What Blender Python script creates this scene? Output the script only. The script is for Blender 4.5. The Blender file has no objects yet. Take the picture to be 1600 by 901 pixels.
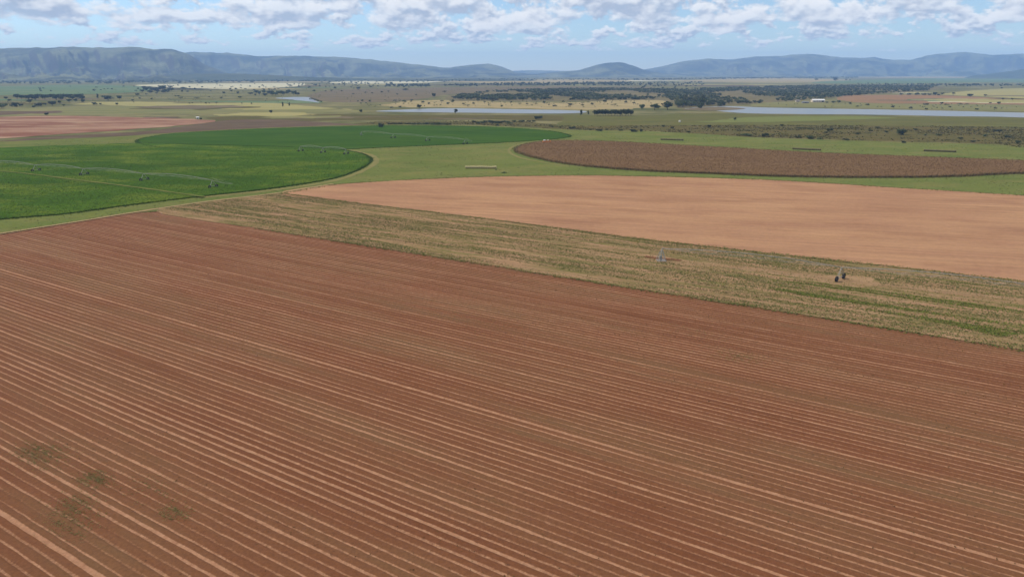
import bpy, bmesh, math, random
import numpy as np
from mathutils import Vector, noise as mnoise

R = math.radians
random.seed(7)
rng = np.random.default_rng(11)
scene = bpy.context.scene
col = scene.collection

# ------------------------------------------------------------------ camera
CAM_H = 60.0
PITCH = math.atan((450.5 - 113.0) / 1066.0)
cam_d = bpy.data.cameras.new('camera')
cam = bpy.data.objects.new('camera', cam_d)
col.objects.link(cam)
cam_d.sensor_width = 36.0
cam_d.lens = 36.0 * 1066.0 / 1600.0
cam_d.clip_start = 1.0
cam_d.clip_end = 90000.0
cam.location = (0, 0, CAM_H)
cam.rotation_euler = (math.pi / 2 - PITCH, 0, 0)
scene.camera = cam

# ------------------------------------------------------------------ sun + sky
SUN = Vector((-0.72, 0.22, 0.78)).normalized()
SUN_EL = math.asin(SUN.z)
SUN_AZ = math.atan2(SUN.x, SUN.y)
sd = bpy.data.lights.new('sun', 'SUN')
sd.energy = 3.0
sd.angle = R(0.6)
sd.color = (1.0, 0.95, 0.87)
so = bpy.data.objects.new('sun', sd)
col.objects.link(so)
so.location = (0, 0, 900)
so.rotation_euler = (-SUN).to_track_quat('-Z', 'Y').to_euler()

world = bpy.data.worlds.new('World')
scene.world = world
world.use_nodes = True


class NT:
    """small helper around a node tree"""
    def __init__(s, tree):
        s.t = tree
        s.n = tree.nodes
        s.l = tree.links

    def new(s, kind, **kw):
        n = s.n.new(kind)
        for k, v in kw.items():
            setattr(n, k, v)
        return n

    def put(s, sock, v):
        if hasattr(v, 'is_output') or isinstance(v, bpy.types.NodeSocket):
            s.l.new(v, sock)
        else:
            sock.default_value = v

    def math(s, op, a, b=0.0, c=None, clamp=False):
        n = s.new('ShaderNodeMath', operation=op)
        n.use_clamp = clamp
        s.put(n.inputs[0], a)
        s.put(n.inputs[1], b)
        if c is not None:
            s.put(n.inputs[2], c)
        return n.outputs[0]

    def rng(s, v, a, b, c=0.0, d=1.0, smooth=False):
        n = s.new('ShaderNodeMapRange')
        if smooth:
            n.interpolation_type = 'SMOOTHSTEP'
        n.clamp = True
        s.put(n.inputs['Value'], v)
        s.put(n.inputs['From Min'], a)
        s.put(n.inputs['From Max'], b)
        s.put(n.inputs['To Min'], c)
        s.put(n.inputs['To Max'], d)
        return n.outputs['Result']

    def noise(s, vec, scale, detail=4.0, rough=0.55, dist=0.0, out='Fac'):
        n = s.new('ShaderNodeTexNoise')
        s.put(n.inputs['Vector'], vec)
        n.inputs['Scale'].default_value = scale
        n.inputs['Detail'].default_value = detail
        n.inputs['Roughness'].default_value = rough
        n.inputs['Distortion'].default_value = dist
        return n.outputs[out]

    def mix(s, fac, a, b, mode='MIX'):
        n = s.new('ShaderNodeMix', data_type='RGBA', blend_type=mode)
        s.put(n.inputs[0], fac)
        s.put(n.inputs[6], a if not isinstance(a, tuple) else (*a, 1) if len(a) == 3 else a)
        s.put(n.inputs[7], b if not isinstance(b, tuple) else (*b, 1) if len(b) == 3 else b)
        return n.outputs[2]

    def comb(s, x, y, z=0.0):
        n = s.new('ShaderNodeCombineXYZ')
        s.put(n.inputs[0], x)
        s.put(n.inputs[1], y)
        s.put(n.inputs[2], z)
        return n.outputs[0]


CLOUDS = [  # scale across, scale up, threshold, detail, seed, elevations where it starts / is full
    (30.0, 3.4, 0.455, 4.5, 14.2, (0.012, 0.042)),
    (14.0, 2.3, 0.425, 5.0, 31.6, (0.030, 0.070)),
]


def build_world():
    t = NT(world.node_tree)
    t.n.clear()
    out = t.new('ShaderNodeOutputWorld')
    bg = t.new('ShaderNodeBackground')
    t.l.new(bg.outputs[0], out.inputs[0])
    bg.inputs['Strength'].default_value = 0.1
    sky = t.new('ShaderNodeTexSky', sky_type='NISHITA')
    sky.sun_disc = False
    sky.sun_elevation = SUN_EL
    sky.sun_rotation = SUN_AZ
    sky.altitude = 1000
    sky.air_density = 1.0
    sky.dust_density = 0.15
    sky.ozone_density = 1.6
    tc = t.new('ShaderNodeTexCoord')
    sep = t.new('ShaderNodeSeparateXYZ')
    t.l.new(tc.outputs['Generated'], sep.inputs[0])
    x, y, z = sep.outputs
    az = t.math('ARCTAN2', x, y)
    el = t.math('ARCSINE', z)
    # a wide field of fair-weather cumulus, rows of it closing up towards the horizon
    colr = t.mix(1.0, sky.outputs[0], (0.80, 0.88, 0.98), 'MULTIPLY')
    lel = t.math('LOGARITHM', t.math('ADD', t.math('MAXIMUM', el, 0.0), 0.012), math.e)
    low = t.rng(el, 0.018, 0.075, smooth=True)
    for (sx, sy, th, det, seed, band) in CLOUDS:
        u = t.math('MULTIPLY', az, sx)
        v = t.math('MULTIPLY', lel, sy)
        a = t.noise(t.comb(u, v, seed), 1.0, det, 0.60)
        b = t.noise(t.comb(t.math('SUBTRACT', u, 0.06), t.math('ADD', v, 0.20), seed), 1.0, det - 1.5, 0.60)
        lo = t.rng(el, *band, smooth=True)
        dens = t.math('ADD', a, t.math('MULTIPLY', t.math('SUBTRACT', lo, 1.0), 0.26))
        cov = t.math('MULTIPLY', t.rng(dens, th, th + 0.095, smooth=True), 0.92)
        lit = t.rng(t.math('SUBTRACT', a, b), -0.11, 0.11, 0.0, 1.0, smooth=True)
        thick = t.rng(dens, th + 0.04, th + 0.26)
        lit = t.math('SUBTRACT', lit, t.math('MULTIPLY', thick, 0.25), clamp=True)
        colr = t.mix(cov, colr, t.mix(lit, (3.4, 3.85, 4.7), (7.9, 7.8, 7.65)))
    t.l.new(colr, bg.inputs['Color'])


build_world()
scene.view_settings.view_transform = 'Standard'
scene.view_settings.look = 'None'
scene.view_settings.exposure = 0.5
scene.view_settings.gamma = 1.0
scene.view_settings.use_curve_mapping = False
scene.render.engine = 'CYCLES'
scene.cycles.use_denoising = True
scene.cycles.max_bounces = 3
scene.cycles.diffuse_bounces = 2
scene.cycles.glossy_bounces = 2
scene.cycles.volume_bounces = 1
scene.cycles.transparent_max_bounces = 6

# ------------------------------------------------------------------ helpers
F_PX = 1066.0
SP, CP = math.sin(PITCH), math.cos(PITCH)


def gp(px, py, z=0.0):
    """point of the plain (height z) that the surveyed picture point looks at"""
    cx = (px - 800.0) / F_PX
    cy = -(py - 450.5) / F_PX
    dx, dy, dz = cx, CP + cy * SP, -SP + cy * CP
    t = (z - CAM_H) / dz
    return Vector((dx * t, dy * t, z))


def at_dist(px, py, D):
    cx = (px - 800.0) / F_PX
    cy = -(py - 450.5) / F_PX
    dx, dy, dz = cx, CP + cy * SP, -SP + cy * CP
    t = D / dy
    return Vector((dx * t, D, CAM_H + dz * t))


def tag(o, label=None, cat=None, group=None, kind=None):
    if label:
        o['label'] = label
    if cat:
        o['category'] = cat
    if group:
        o['group'] = group
    if kind:
        o['kind'] = kind
    return o


def link(name, me, mat=None, parent=None):
    o = bpy.data.objects.new(name, me)
    col.objects.link(o)
    if mat and me is not None and not me.materials:
        me.materials.append(mat)
    if parent:
        o.parent = parent
    return o


def empty(name, loc, rz=0.0):
    o = bpy.data.objects.new(name, None)
    col.objects.link(o)
    o.location = loc
    o.rotation_euler = (0, 0, rz)
    o.empty_display_size = 0.5
    return o


def mesh_np(name, verts, quads=None, tris=None, smooth=False):
    me = bpy.data.meshes.new(name)
    v = np.asarray(verts, dtype=np.float32).reshape(-1, 3)
    me.vertices.add(len(v))
    me.vertices.foreach_set('co', v.ravel())
    loops, starts, n = [], [], 0
    if quads is not None and len(quads):
        q = np.asarray(quads, dtype=np.int32)
        loops.append(q.ravel())
        starts.append(np.arange(len(q)) * 4)
        n = q.size
    if tris is not None and len(tris):
        q = np.asarray(tris, dtype=np.int32)
        loops.append(q.ravel())
        starts.append(n + np.arange(len(q)) * 3)
    lp = np.concatenate(loops)
    st = np.concatenate(starts).astype(np.int32)
    me.loops.add(len(lp))
    me.loops.foreach_set('vertex_index', lp)
    me.polygons.add(len(st))
    me.polygons.foreach_set('loop_start', st)
    me.update(calc_edges=True)
    if smooth:
        me.polygons.foreach_set('use_smooth', np.ones(len(st), dtype=bool))
    me.validate()
    return me


class MB:
    """collects simple shapes into one mesh"""
    def __init__(s):
        s.v, s.f = [], []

    def add(s, vs, fs):
        b = len(s.v)
        s.v += [tuple(v) for v in vs]
        s.f += [tuple(i + b for i in f) for f in fs]

    def box(s, c, d, rz=0.0):
        hx, hy, hz = d[0] / 2, d[1] / 2, d[2] / 2
        ca, sa = math.cos(rz), math.sin(rz)
        vs = []
        for sz in (-1, 1):
            for sx, sy in ((-1, -1), (1, -1), (1, 1), (-1, 1)):
                x, y = sx * hx, sy * hy
                vs.append((c[0] + x * ca - y * sa, c[1] + x * sa + y * ca, c[2] + sz * hz))
        s.add(vs, [(3, 2, 1, 0), (4, 5, 6, 7), (0, 1, 5, 4), (1, 2, 6, 5), (2, 3, 7, 6), (3, 0, 4, 7)])

    def tube(s, pts, rad, n=6, cap=True):
        pts = [Vector(p) for p in pts]
        if not isinstance(rad, (list, tuple)):
            rad = [rad] * len(pts)
        rings = []
        for i, p in enumerate(pts):
            d = (pts[min(i + 1, len(pts) - 1)] - pts[max(i - 1, 0)]).normalized()
            a = Vector((0, 0, 1)) if abs(d.z) < 0.9 else Vector((1, 0, 0))
            u = d.cross(a).normalized()
            w = d.cross(u)
            rings.append([p + (u * math.cos(2 * math.pi * k / n) + w * math.sin(2 * math.pi * k / n)) * rad[i] for k in range(n)])
        vs = [q for r in rings for q in r]
        fs = []
        for i in range(len(pts) - 1):
            for k in range(n):
                k2 = (k + 1) % n
                fs.append((i * n + k, i * n + k2, (i + 1) * n + k2, (i + 1) * n + k))
        if cap:
            fs.append(tuple(range(n - 1, -1, -1)))
            fs.append(tuple((len(pts) - 1) * n + k for k in range(n)))
        s.add(vs, fs)

    def mesh(s, name):
        me = bpy.data.meshes.new(name)
        me.from_pydata(s.v, [], s.f)
        me.update()
        return me

    def build(s, name, mat, parent=None, smooth=False):
        me = s.mesh(name)
        if smooth:
            for p in me.polygons:
                p.use_smooth = True
        return link(name, me, mat, parent)


def copy_tree(o, parent=None):
    c = o.copy()
    col.objects.link(c)
    c.parent = parent
    for ch in list(o.children):
        copy_tree(ch, c)
    return c


# ------------------------------------------------------------------ materials
ALB = 0.69          # picture tones to surface reflectance at this exposure


def lin(r, g, b):
    def f(c):
        c /= 255.0
        return c / 12.92 if c <= 0.04045 else ((c + 0.055) / 1.055) ** 2.4
    return (f(r) * ALB, f(g) * ALB, f(b) * ALB)


def surf(name, rough=0.9, spec=0.15):
    m = bpy.data.materials.new(name)
    m.use_nodes = True
    t = NT(m.node_tree)
    b = t.n['Principled BSDF']
    b.inputs['Roughness'].default_value = rough
    b.inputs['Specular IOR Level'].default_value = spec
    return m, t, b


def ground_mat(name, c0, c1, c2=None, scale=0.02, stretch=(1, 1), ang=0.0, fine=0.6, fine_amt=0.25,
               bump=0.0, detail=5.0, lo=0.35, hi=0.65, amount2=0.5, lines=0.0, line_scale=0.5):
    """two or three soil / plant colours mixed by streaky noise laid along a direction of the land"""
    m, t, b = surf(name, 1.0, 0.0)
    tc = t.new('ShaderNodeTexCoord')
    mp = t.new('ShaderNodeMapping')
    mp.inputs['Rotation'].default_value = (0, 0, ang)
    t.l.new(tc.outputs['Object'], mp.inputs[0])
    mp2 = t.new('ShaderNodeMapping')
    mp2.inputs['Scale'].default_value = (stretch[0], stretch[1], 1)
    t.l.new(mp.outputs[0], mp2.inputs[0])
    a = t.noise(mp2.outputs[0], scale, detail, 0.62)
    c = t.mix(t.rng(a, lo, hi), c0, c1)
    if c2:
        off = t.new('ShaderNodeMapping')
        off.inputs['Location'].default_value = (311.0, 77.0, 9.0)
        t.l.new(mp2.outputs[0], off.inputs[0])
        a2 = t.noise(off.outputs[0], scale * 1.9, detail, 0.62)
        c = t.mix(t.math('MULTIPLY', t.rng(a2, 0.48, 0.68), amount2), c, c2)
    fn = t.noise(mp2.outputs[0], fine, 4.0, 0.7)
    mul = t.rng(fn, 0.25, 0.75, 1.0 - fine_amt, 1.0 + fine_amt)
    if lines:
        mp3 = t.new('ShaderNodeMapping')
        mp3.inputs['Scale'].default_value = (0.02, 1, 1)
        t.l.new(mp.outputs[0], mp3.inputs[0])
        ln = t.noise(mp3.outputs[0], line_scale, 4.0, 0.7)
        mul = t.math('MULTIPLY', mul, t.rng(ln, 0.3, 0.7, 1.0 - lines, 1.0 + lines))
    n = t.new('ShaderNodeVectorMath', operation='SCALE')
    t.l.new(c, n.inputs[0])
    t.l.new(mul, n.inputs['Scale'])
    t.l.new(n.outputs[0], b.inputs['Base Color'])
    if bump:
        bp = t.new('ShaderNodeBump')
        bp.inputs['Strength'].default_value = 1.0
        bp.inputs['Distance'].default_value = bump
        t.l.new(fn, bp.inputs['Height'])
        t.l.new(bp.outputs[0], b.inputs['Normal'])
    return m


def leaf_mat(name, c0, c1, rough=0.7, trans=0.3):
    """foliage: every leaf face has its own tone, light comes through thin leaves"""
    m, t, b = surf(name, rough, 0.04)
    g = t.new('ShaderNodeNewGeometry')
    oi = t.new('ShaderNodeObjectInfo')
    c = t.mix(g.outputs['Random Per Island'], c0, c1)
    n = t.new('ShaderNodeVectorMath', operation='SCALE')
    t.l.new(c, n.inputs[0])
    t.l.new(t.rng(oi.outputs['Random'], 0, 1, 0.75, 1.25), n.inputs['Scale'])
    t.l.new(n.outputs[0], b.inputs['Base Color'])
    tr = t.new('ShaderNodeBsdfTranslucent')
    t.l.new(n.outputs[0], tr.inputs[0])
    mx = t.new('ShaderNodeMixShader')
    mx.inputs[0].default_value = trans
    t.l.new(b.outputs[0], mx.inputs[1])
    t.l.new(tr.outputs[0], mx.inputs[2])
    t.l.new(mx.outputs[0], t.n['Material Output'].inputs[0])
    return m


def plain(name, c, rough=0.6, metal=0.0, var=0.15, scale=3.0):
    m, t, b = surf(name, rough, 0.4)
    b.inputs['Metallic'].default_value = metal
    tc = t.new('ShaderNodeTexCoord')
    a = t.noise(tc.outputs['Object'], scale, 5.0, 0.6)
    n = t.new('ShaderNodeVectorMath', operation='SCALE')
    n.inputs[0].default_value = c
    t.l.new(t.rng(a, 0.3, 0.7, 1 - var, 1 + var), n.inputs['Scale'])
    t.l.new(n.outputs[0], b.inputs['Base Color'])
    return m


M = {}
M['veld'] = ground_mat('veld_grass', lin(132, 125, 86), lin(96, 98, 60), lin(158, 146, 102), 0.006, (1, 1.6), 0.05, 0.03, 0.3, lo=0.4, hi=0.6)
M['pasture'] = ground_mat('pasture_grass', lin(122, 126, 70), lin(100, 112, 56), lin(138, 126, 80), 0.018, (1, 1.6), -0.2, 0.5, 0.22, 0.05, lo=0.3, hi=0.7)
M['marsh'] = ground_mat('marsh_grass', lin(108, 98, 60), lin(92, 90, 52), lin(124, 98, 64), 0.03, (1, 2.5), 0.0, 0.3, 0.35)
M['meadow'] = ground_mat('meadow_grass', lin(112, 110, 60), lin(100, 100, 58), lin(122, 108, 72), 0.012, (1, 2.5), 0.0, 0.2, 0.18)
M['bright_meadow'] = ground_mat('bright_meadow_grass', lin(126, 130, 76), lin(118, 124, 70), None, 0.02, (1, 2), 0.0, 0.2, 0.12)
M['tilled'] = ground_mat('tilled_soil', lin(168, 126, 98), lin(186, 144, 108), lin(154, 112, 86), 0.016, (1, 2.6), R(14), 0.5, 0.16, 0.03, lo=0.3, hi=0.7, amount2=0.55, lines=0.16)
M['fallow'] = ground_mat('fallow_soil', lin(162, 128, 96), lin(120, 110, 66), lin(188, 150, 118), 0.05, (0.8, 7.0), R(30), 1.2, 0.28, 0.05, lo=0.40, hi=0.60, amount2=0.6, lines=0.12, line_scale=0.35)
M['red'] = ground_mat('red_soil', lin(166, 128, 106), lin(138, 96, 78), lin(184, 156, 126), 0.006, (1, 4), 0.03, 0.06, 0.2, lo=0.42, hi=0.58, amount2=0.8)
M['plum'] = ground_mat('plum_grass', lin(112, 92, 78), lin(102, 88, 68), lin(134, 118, 92), 0.01, (1, 4), 0.02, 0.2, 0.16)
M['straw'] = ground_mat('straw_grass', lin(184, 164, 120), lin(160, 144, 102), lin(128, 122, 82), 0.016, (1, 2), 0.0, 0.08, 0.2)
M['yellow'] = ground_mat('yellow_grass', lin(176, 164, 110), lin(160, 152, 98), lin(142, 140, 88), 0.006, (1, 5), 0.0, 0.06, 0.12)
M['olive'] = ground_mat('olive_grass', lin(140, 134, 88), lin(120, 122, 78), lin(154, 140, 98), 0.006, (1, 5), 0.0, 0.06, 0.14)
M['tan'] = ground_mat('tan_stubble', lin(158, 124, 92), lin(142, 112, 84), lin(168, 138, 100), 0.008, (1, 4), 0.0, 0.08, 0.1)
M['pale'] = ground_mat('pale_field', lin(214, 206, 172), lin(196, 188, 152), None, 0.003, (1, 4), 0.0, 0.02, 0.1)
M['farm_green'] = ground_mat('distant_green_crop', lin(96, 122, 82), lin(126, 136, 100), lin(80, 104, 74), 0.003, (1, 6), 0.0, 0.02, 0.12)
M['grey_field'] = ground_mat('grey_brown_veld', lin(128, 112, 88), lin(110, 102, 78), lin(146, 128, 98), 0.005, (1, 4), 0.0, 0.04, 0.16)
M['track'] = ground_mat('track_soil', lin(178, 150, 112), lin(160, 140, 100), None, 0.1, (1, 1), 0.0, 0.8, 0.2)
M['ring_grass'] = ground_mat('dry_ring_grass', lin(142, 132, 84), lin(130, 126, 76), None, 0.1, (1, 1), 0.0, 0.8, 0.15)
M['crop_path'] = ground_mat('crop_path_grass', lin(124, 124, 68), lin(104, 114, 56), None, 0.1, (1, 1), 0.0, 0.8, 0.2)
M['bare'] = ground_mat('bare_soil', lin(170, 138, 104), lin(156, 126, 92), None, 0.2, (1, 1), 0.0, 1.2, 0.15, 0.03)
M['shadow_soil'] = ground_mat('shadowed_soil', lin(110, 72, 52), lin(128, 90, 66), None, 0.3, (1, 1), 0.0, 1.2, 0.2, 0.03)  # darker soil tone that carries the pivot tower's shadow
M['bush_ground'] = ground_mat('bush_veld_soil', lin(112, 104, 72), lin(136, 122, 90), lin(90, 92, 60), 0.012, (1, 1.2), 0.0, 0.05, 0.3)
M['hill'] = None


def crop_mat():
    m = ground_mat('irrigated_crop', lin(64, 92, 30), lin(82, 110, 36), lin(122, 132, 50), 0.012, (1, 1.8), 0.1, 0.7, 0.25, 0.15, lo=0.34, hi=0.68, amount2=0.75, lines=0.10)
    return m


M['crop'] = crop_mat()
M['crop_far'] = ground_mat('irrigated_crop_far', lin(58, 86, 31), lin(70, 99, 35), lin(94, 110, 46), 0.008, (1, 3), 0.05, 0.4, 0.14, 0.1, lo=0.3, hi=0.7, amount2=0.35)
M['crop_leaf'] = leaf_mat('crop_leaf', lin(64, 92, 28), lin(96, 116, 42))
M['maize'] = ground_mat('ripe_maize', lin(122, 95, 67), lin(130, 103, 74), lin(114, 87, 62), 0.02, (1, 2), 0.2, 0.9, 0.18, 0.08, lines=0.1, line_scale=0.7)
M['maize_leaf'] = leaf_mat('maize_leaf', lin(122, 94, 64), lin(138, 108, 76))
M['maize_edge'] = leaf_mat('maize_edge_leaf', lin(112, 104, 60), lin(162, 134, 96), trans=0.45)
M['field_weed'] = leaf_mat('field_weed_leaf', lin(120, 116, 64), lin(142, 122, 80))
M['weed'] = leaf_mat('weed_leaf', lin(94, 112, 50), lin(142, 134, 78))
M['green_weed'] = leaf_mat('green_weed_leaf', lin(92, 116, 44), lin(148, 142, 74))
M['dry_tuft'] = leaf_mat('dry_tuft', lin(178, 156, 112), lin(146, 128, 86))
M['residue'] = leaf_mat('crop_residue', lin(112, 86, 54), lin(134, 104, 68))
M['leaf_dark'] = leaf_mat('dark_evergreen_leaf', (0.032, 0.044, 0.020), (0.070, 0.084, 0.036))
M['leaf_green'] = leaf_mat('mid_green_leaf', (0.054, 0.076, 0.030), (0.112, 0.134, 0.056))
M['leaf_olive'] = leaf_mat('olive_thorn_leaf', (0.084, 0.094, 0.046), (0.150, 0.154, 0.080))
M['bark'] = plain('bark', (0.10, 0.075, 0.055), 0.9)
M['galv'] = plain('galvanised_steel', (0.25, 0.25, 0.225), 0.7, 0.0, 0.12)
M['tyre'] = plain('tyre_rubber', (0.012, 0.010, 0.009), 0.8)
M['concrete'] = plain('concrete', (0.20, 0.17, 0.145), 0.9)
M['white'] = plain('white_paint', (0.55, 0.54, 0.50), 0.5, 0, 0.06)
M['cream'] = plain('cream_tank', (0.46, 0.40, 0.26), 0.5, 0, 0.08)
M['orange'] = plain('orange_paint', (0.55, 0.19, 0.045), 0.5, 0, 0.12)
M['dark_opening'] = plain('dark_opening', (0.03, 0.03, 0.035), 0.8)
M['roof'] = plain('white_roof_sheet', (0.60, 0.59, 0.56), 0.5, 0, 0.06)
M['wall'] = plain('plaster_wall', (0.50, 0.42, 0.33), 0.9, 0, 0.1, 0.6)
M['grey_roof'] = plain('grey_roof_sheet', (0.16, 0.16, 0.17), 0.6)
M['hay'] = plain('pale_hay', lin(198, 184, 132), 0.95, 0, 0.2, 4.0)
M['old_hay'] = plain('weathered_hay', lin(118, 110, 70), 0.95, 0, 0.2, 4.0)
M['twine_end'] = plain('hay_end', lin(96, 92, 52), 0.95, 0, 0.25, 6.0)


def water_mat():
    m, t, b = surf('water', 0.28, 0.3)
    b.inputs['Base Color'].default_value = (0.13, 0.14, 0.14, 1)
    tc = t.new('ShaderNodeTexCoord')
    bp = t.new('ShaderNodeBump')
    bp.inputs['Distance'].default_value = 0.02
    bp.inputs['Strength'].default_value = 0.35
    t.l.new(t.noise(tc.outputs['Object'], 0.6, 4.0), bp.inputs['Height'])
    t.l.new(bp.outputs[0], b.inputs['Normal'])
    return m


M['water'] = water_mat()


def hill_mat(name, green, rock, green2):
    m, t, b = surf(name, 0.95, 0.05)
    g = t.new('ShaderNodeNewGeometry')
    tc = t.new('ShaderNodeTexCoord')
    sep = t.new('ShaderNodeSeparateXYZ')
    t.l.new(g.outputs['Normal'], sep.inputs[0])
    a = t.noise(tc.outputs['Object'], 0.004, 8.0, 0.62)
    mp0 = t.new('ShaderNodeMapping')
    mp0.inputs['Scale'].default_value = (1, 0.6, 3)
    t.l.new(tc.outputs['Object'], mp0.inputs[0])
    a0 = t.noise(mp0.outputs[0], 0.0022, 6.0, 0.6)
    c = t.mix(t.rng(a0, 0.42, 0.58), green, green2)
    steep = t.rng(t.math('ADD', sep.outputs[2], t.math('MULTIPLY', t.math('SUBTRACT', a, 0.5), 0.5)), 0.95, 0.80, 0.0, 1.0)
    mp = t.new('ShaderNodeMapping')
    mp.inputs['Scale'].default_value = (1, 1, 6)
    t.l.new(tc.outputs['Object'], mp.inputs[0])
    rk = t.noise(mp.outputs[0], 0.012, 6.0, 0.65)
    rc = t.mix(t.rng(rk, 0.35, 0.65), tuple(0.65 * q for q in rock), tuple(1.2 * q for q in rock))
    c = t.mix(t.math('MULTIPLY', steep, 0.8), c, rc)
    f = t.noise(tc.outputs['Object'], 0.03, 5.0, 0.7)
    c = t.mix(t.rng(f, 0.5, 0.62, 0.0, 0.55), c, (0.035, 0.045, 0.025))
    t.l.new(c, b.inputs['Base Color'])
    return m


M['hill'] = hill_mat('hill_bush', (0.155, 0.155, 0.075), (0.045, 0.030, 0.034), (0.034, 0.038, 0.022))
M['hill_near'] = hill_mat('foothill_bush', (0.07, 0.075, 0.04), (0.14, 0.10, 0.08), (0.04, 0.05, 0.025))


# ------------------------------------------------------------------ outlines on the plain
def smooth_line(pts, step, closed=False):
    """Catmull-Rom through points, resampled"""
    P = [Vector(p) for p in pts]
    n = len(P)
    out = []
    segs = n if closed else n - 1
    for i in range(segs):
        p0 = P[(i - 1) % n] if closed or i > 0 else P[0]
        p1, p2 = P[i], P[(i + 1) % n]
        p3 = P[(i + 2) % n] if closed or i + 2 < n else P[n - 1]
        k = max(1, min(60, int((p2 - p1).length / step)))
        # centripetal-ish: fall back to straight when very uneven
        for j in range(k):
            u = j / k
            q = 0.5 * ((2 * p1) + (-p0 + p2) * u + (2 * p0 - 5 * p1 + 4 * p2 - p3) * u * u + (-p0 + 3 * p1 - 3 * p2 + p3) * u ** 3)
            out.append(q if (p2 - p1).length < 6 * min((p1 - p0).length + 1e-6, (p3 - p2).length + 1e-6) else p1.lerp(p2, u))
    if not closed:
        out.append(P[-1])
    return out


def wob(p, amp, sc):
    q = Vector((p.x * sc, p.y * sc, 3.3))
    q2 = q * 3.7
    return Vector((p.x + amp * (mnoise.noise(q) + 0.5 * mnoise.noise(q2)), p.y + amp * (mnoise.noise(q + Vector((50, 9, 0))) + 0.5 * mnoise.noise(q2 + Vector((5, 9, 0)))), p.z))


def ground_outline(px, step=6.0, amp=0.6, sc=0.12, curve=True):
    g = [gp(x, y) for x, y in px]
    pts = smooth_line(g, step, True) if curve else [q for i in range(len(g)) for q in
                                                    [g[i].lerp(g[(i + 1) % len(g)], j / 20) for j in range(20)]]
    return [wob(p, amp, sc) for p in pts]


def sheet(name, pts, z, mat, thick=0.0, kind='structure'):
    bm = bmesh.new()
    vs = [bm.verts.new((p.x, p.y, z)) for p in pts]
    f = bm.faces.new(vs)
    if f.normal.z < 0:
        f.normal_flip()
    bmesh.ops.recalc_face_normals(bm, faces=[f])
    f.normal_update()
    if f.normal.z < 0:
        f.normal_flip()
    if thick:
        n = len(vs)
        lo = [bm.verts.new((p.x, p.y, z - thick)) for p in pts]
        for i in range(n):
            bm.faces.new((vs[i], vs[(i + 1) % n], lo[(i + 1) % n], lo[i]))
    bmesh.ops.triangulate(bm, faces=[f])
    me = bpy.data.meshes.new(name)
    bm.to_mesh(me)
    bm.free()
    o = link(name, me, mat)
    tag(o, kind=kind)
    return o


def ribbon(name, px, width, z, mat, step=4.0):
    c = smooth_line([gp(x, y) for x, y in px], step)
    c = [wob(p, 0.35, 0.15) for p in c]
    vs, fs = [], []
    for i, p in enumerate(c):
        d = (c[min(i + 1, len(c) - 1)] - c[max(i - 1, 0)])
        d.z = 0
        d.normalize()
        nrm = Vector((-d.y, d.x, 0))
        w = width * (0.5 + 0.18 * mnoise.noise(p * 0.11))
        vs += [(p.x + nrm.x * w, p.y + nrm.y * w, z), (p.x - nrm.x * w, p.y - nrm.y * w, z)]
        if i:
            fs.append((2 * i - 2, 2 * i - 1, 2 * i + 1, 2 * i))
    me = bpy.data.meshes.new(name)
    me.from_pydata(vs, [], fs)
    o = link(name, me, mat)
    tag(o, kind='structure')
    return o


def inside(poly, x, y):
    """vectorised point in polygon; poly is an (n,2) array"""
    x = np.asarray(x)
    y = np.asarray(y)
    r = np.zeros(x.shape, bool)
    n = len(poly)
    for i in range(n):
        x1, y1 = poly[i]
        x2, y2 = poly[(i + 1) % n]
        if y1 == y2:
            continue
        c = ((y1 > y) != (y2 > y)) & (x < (x2 - x1) * (y - y1) / (y2 - y1) + x1)
        r ^= c
    return r


def vnoise(x, y, seed=0):
    """vectorised value noise"""
    xi = np.floor(x).astype(np.int64)
    yi = np.floor(y).astype(np.int64)
    fx, fy = x - xi, y - yi
    fx, fy = fx * fx * (3 - 2 * fx), fy * fy * (3 - 2 * fy)

    def h(a, b):
        v = (a * 374761393 + b * 668265263 + seed * 982451653) & 0xFFFFFFFF
        v = ((v ^ (v >> 13)) * 1274126177) & 0xFFFFFFFF
        return ((v ^ (v >> 16)) & 0xFFFF) / 65535.0
    return (h(xi, yi) * (1 - fx) + h(xi + 1, yi) * fx) * (1 - fy) + (h(xi, yi + 1) * (1 - fx) + h(xi + 1, yi + 1) * fx) * fy


def fbm(x, y, seed=0, oct=5, rough=0.5):
    r, a, s = 0, 1.0, 0
    for o in range(oct):
        r = r + a * vnoise(x * 2 ** o, y * 2 ** o, seed + o * 17)
        s += a
        a *= rough
    return r / s


# ------------------------------------------------------------------ the setting
def flat(name, x0, x1, y0, y1, z, mat):
    o = link(name, mesh_np(name, [(x0, y0, z), (x1, y0, z), (x1, y1, z), (x0, y1, z)], [(0, 1, 2, 3)]), mat)
    tag(o, kind='structure')
    return o


flat('ground', -40000, 40000, -3000, 60000, 0.0, M['veld'])

# the ploughed field in front: dark beds between pale dry wheel strips, rows run at ROW_A
ROW_A = R(31.0)
ET = np.array([math.cos(ROW_A), -math.sin(ROW_A)])
EN = np.array([math.sin(ROW_A), math.cos(ROW_A)])


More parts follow.
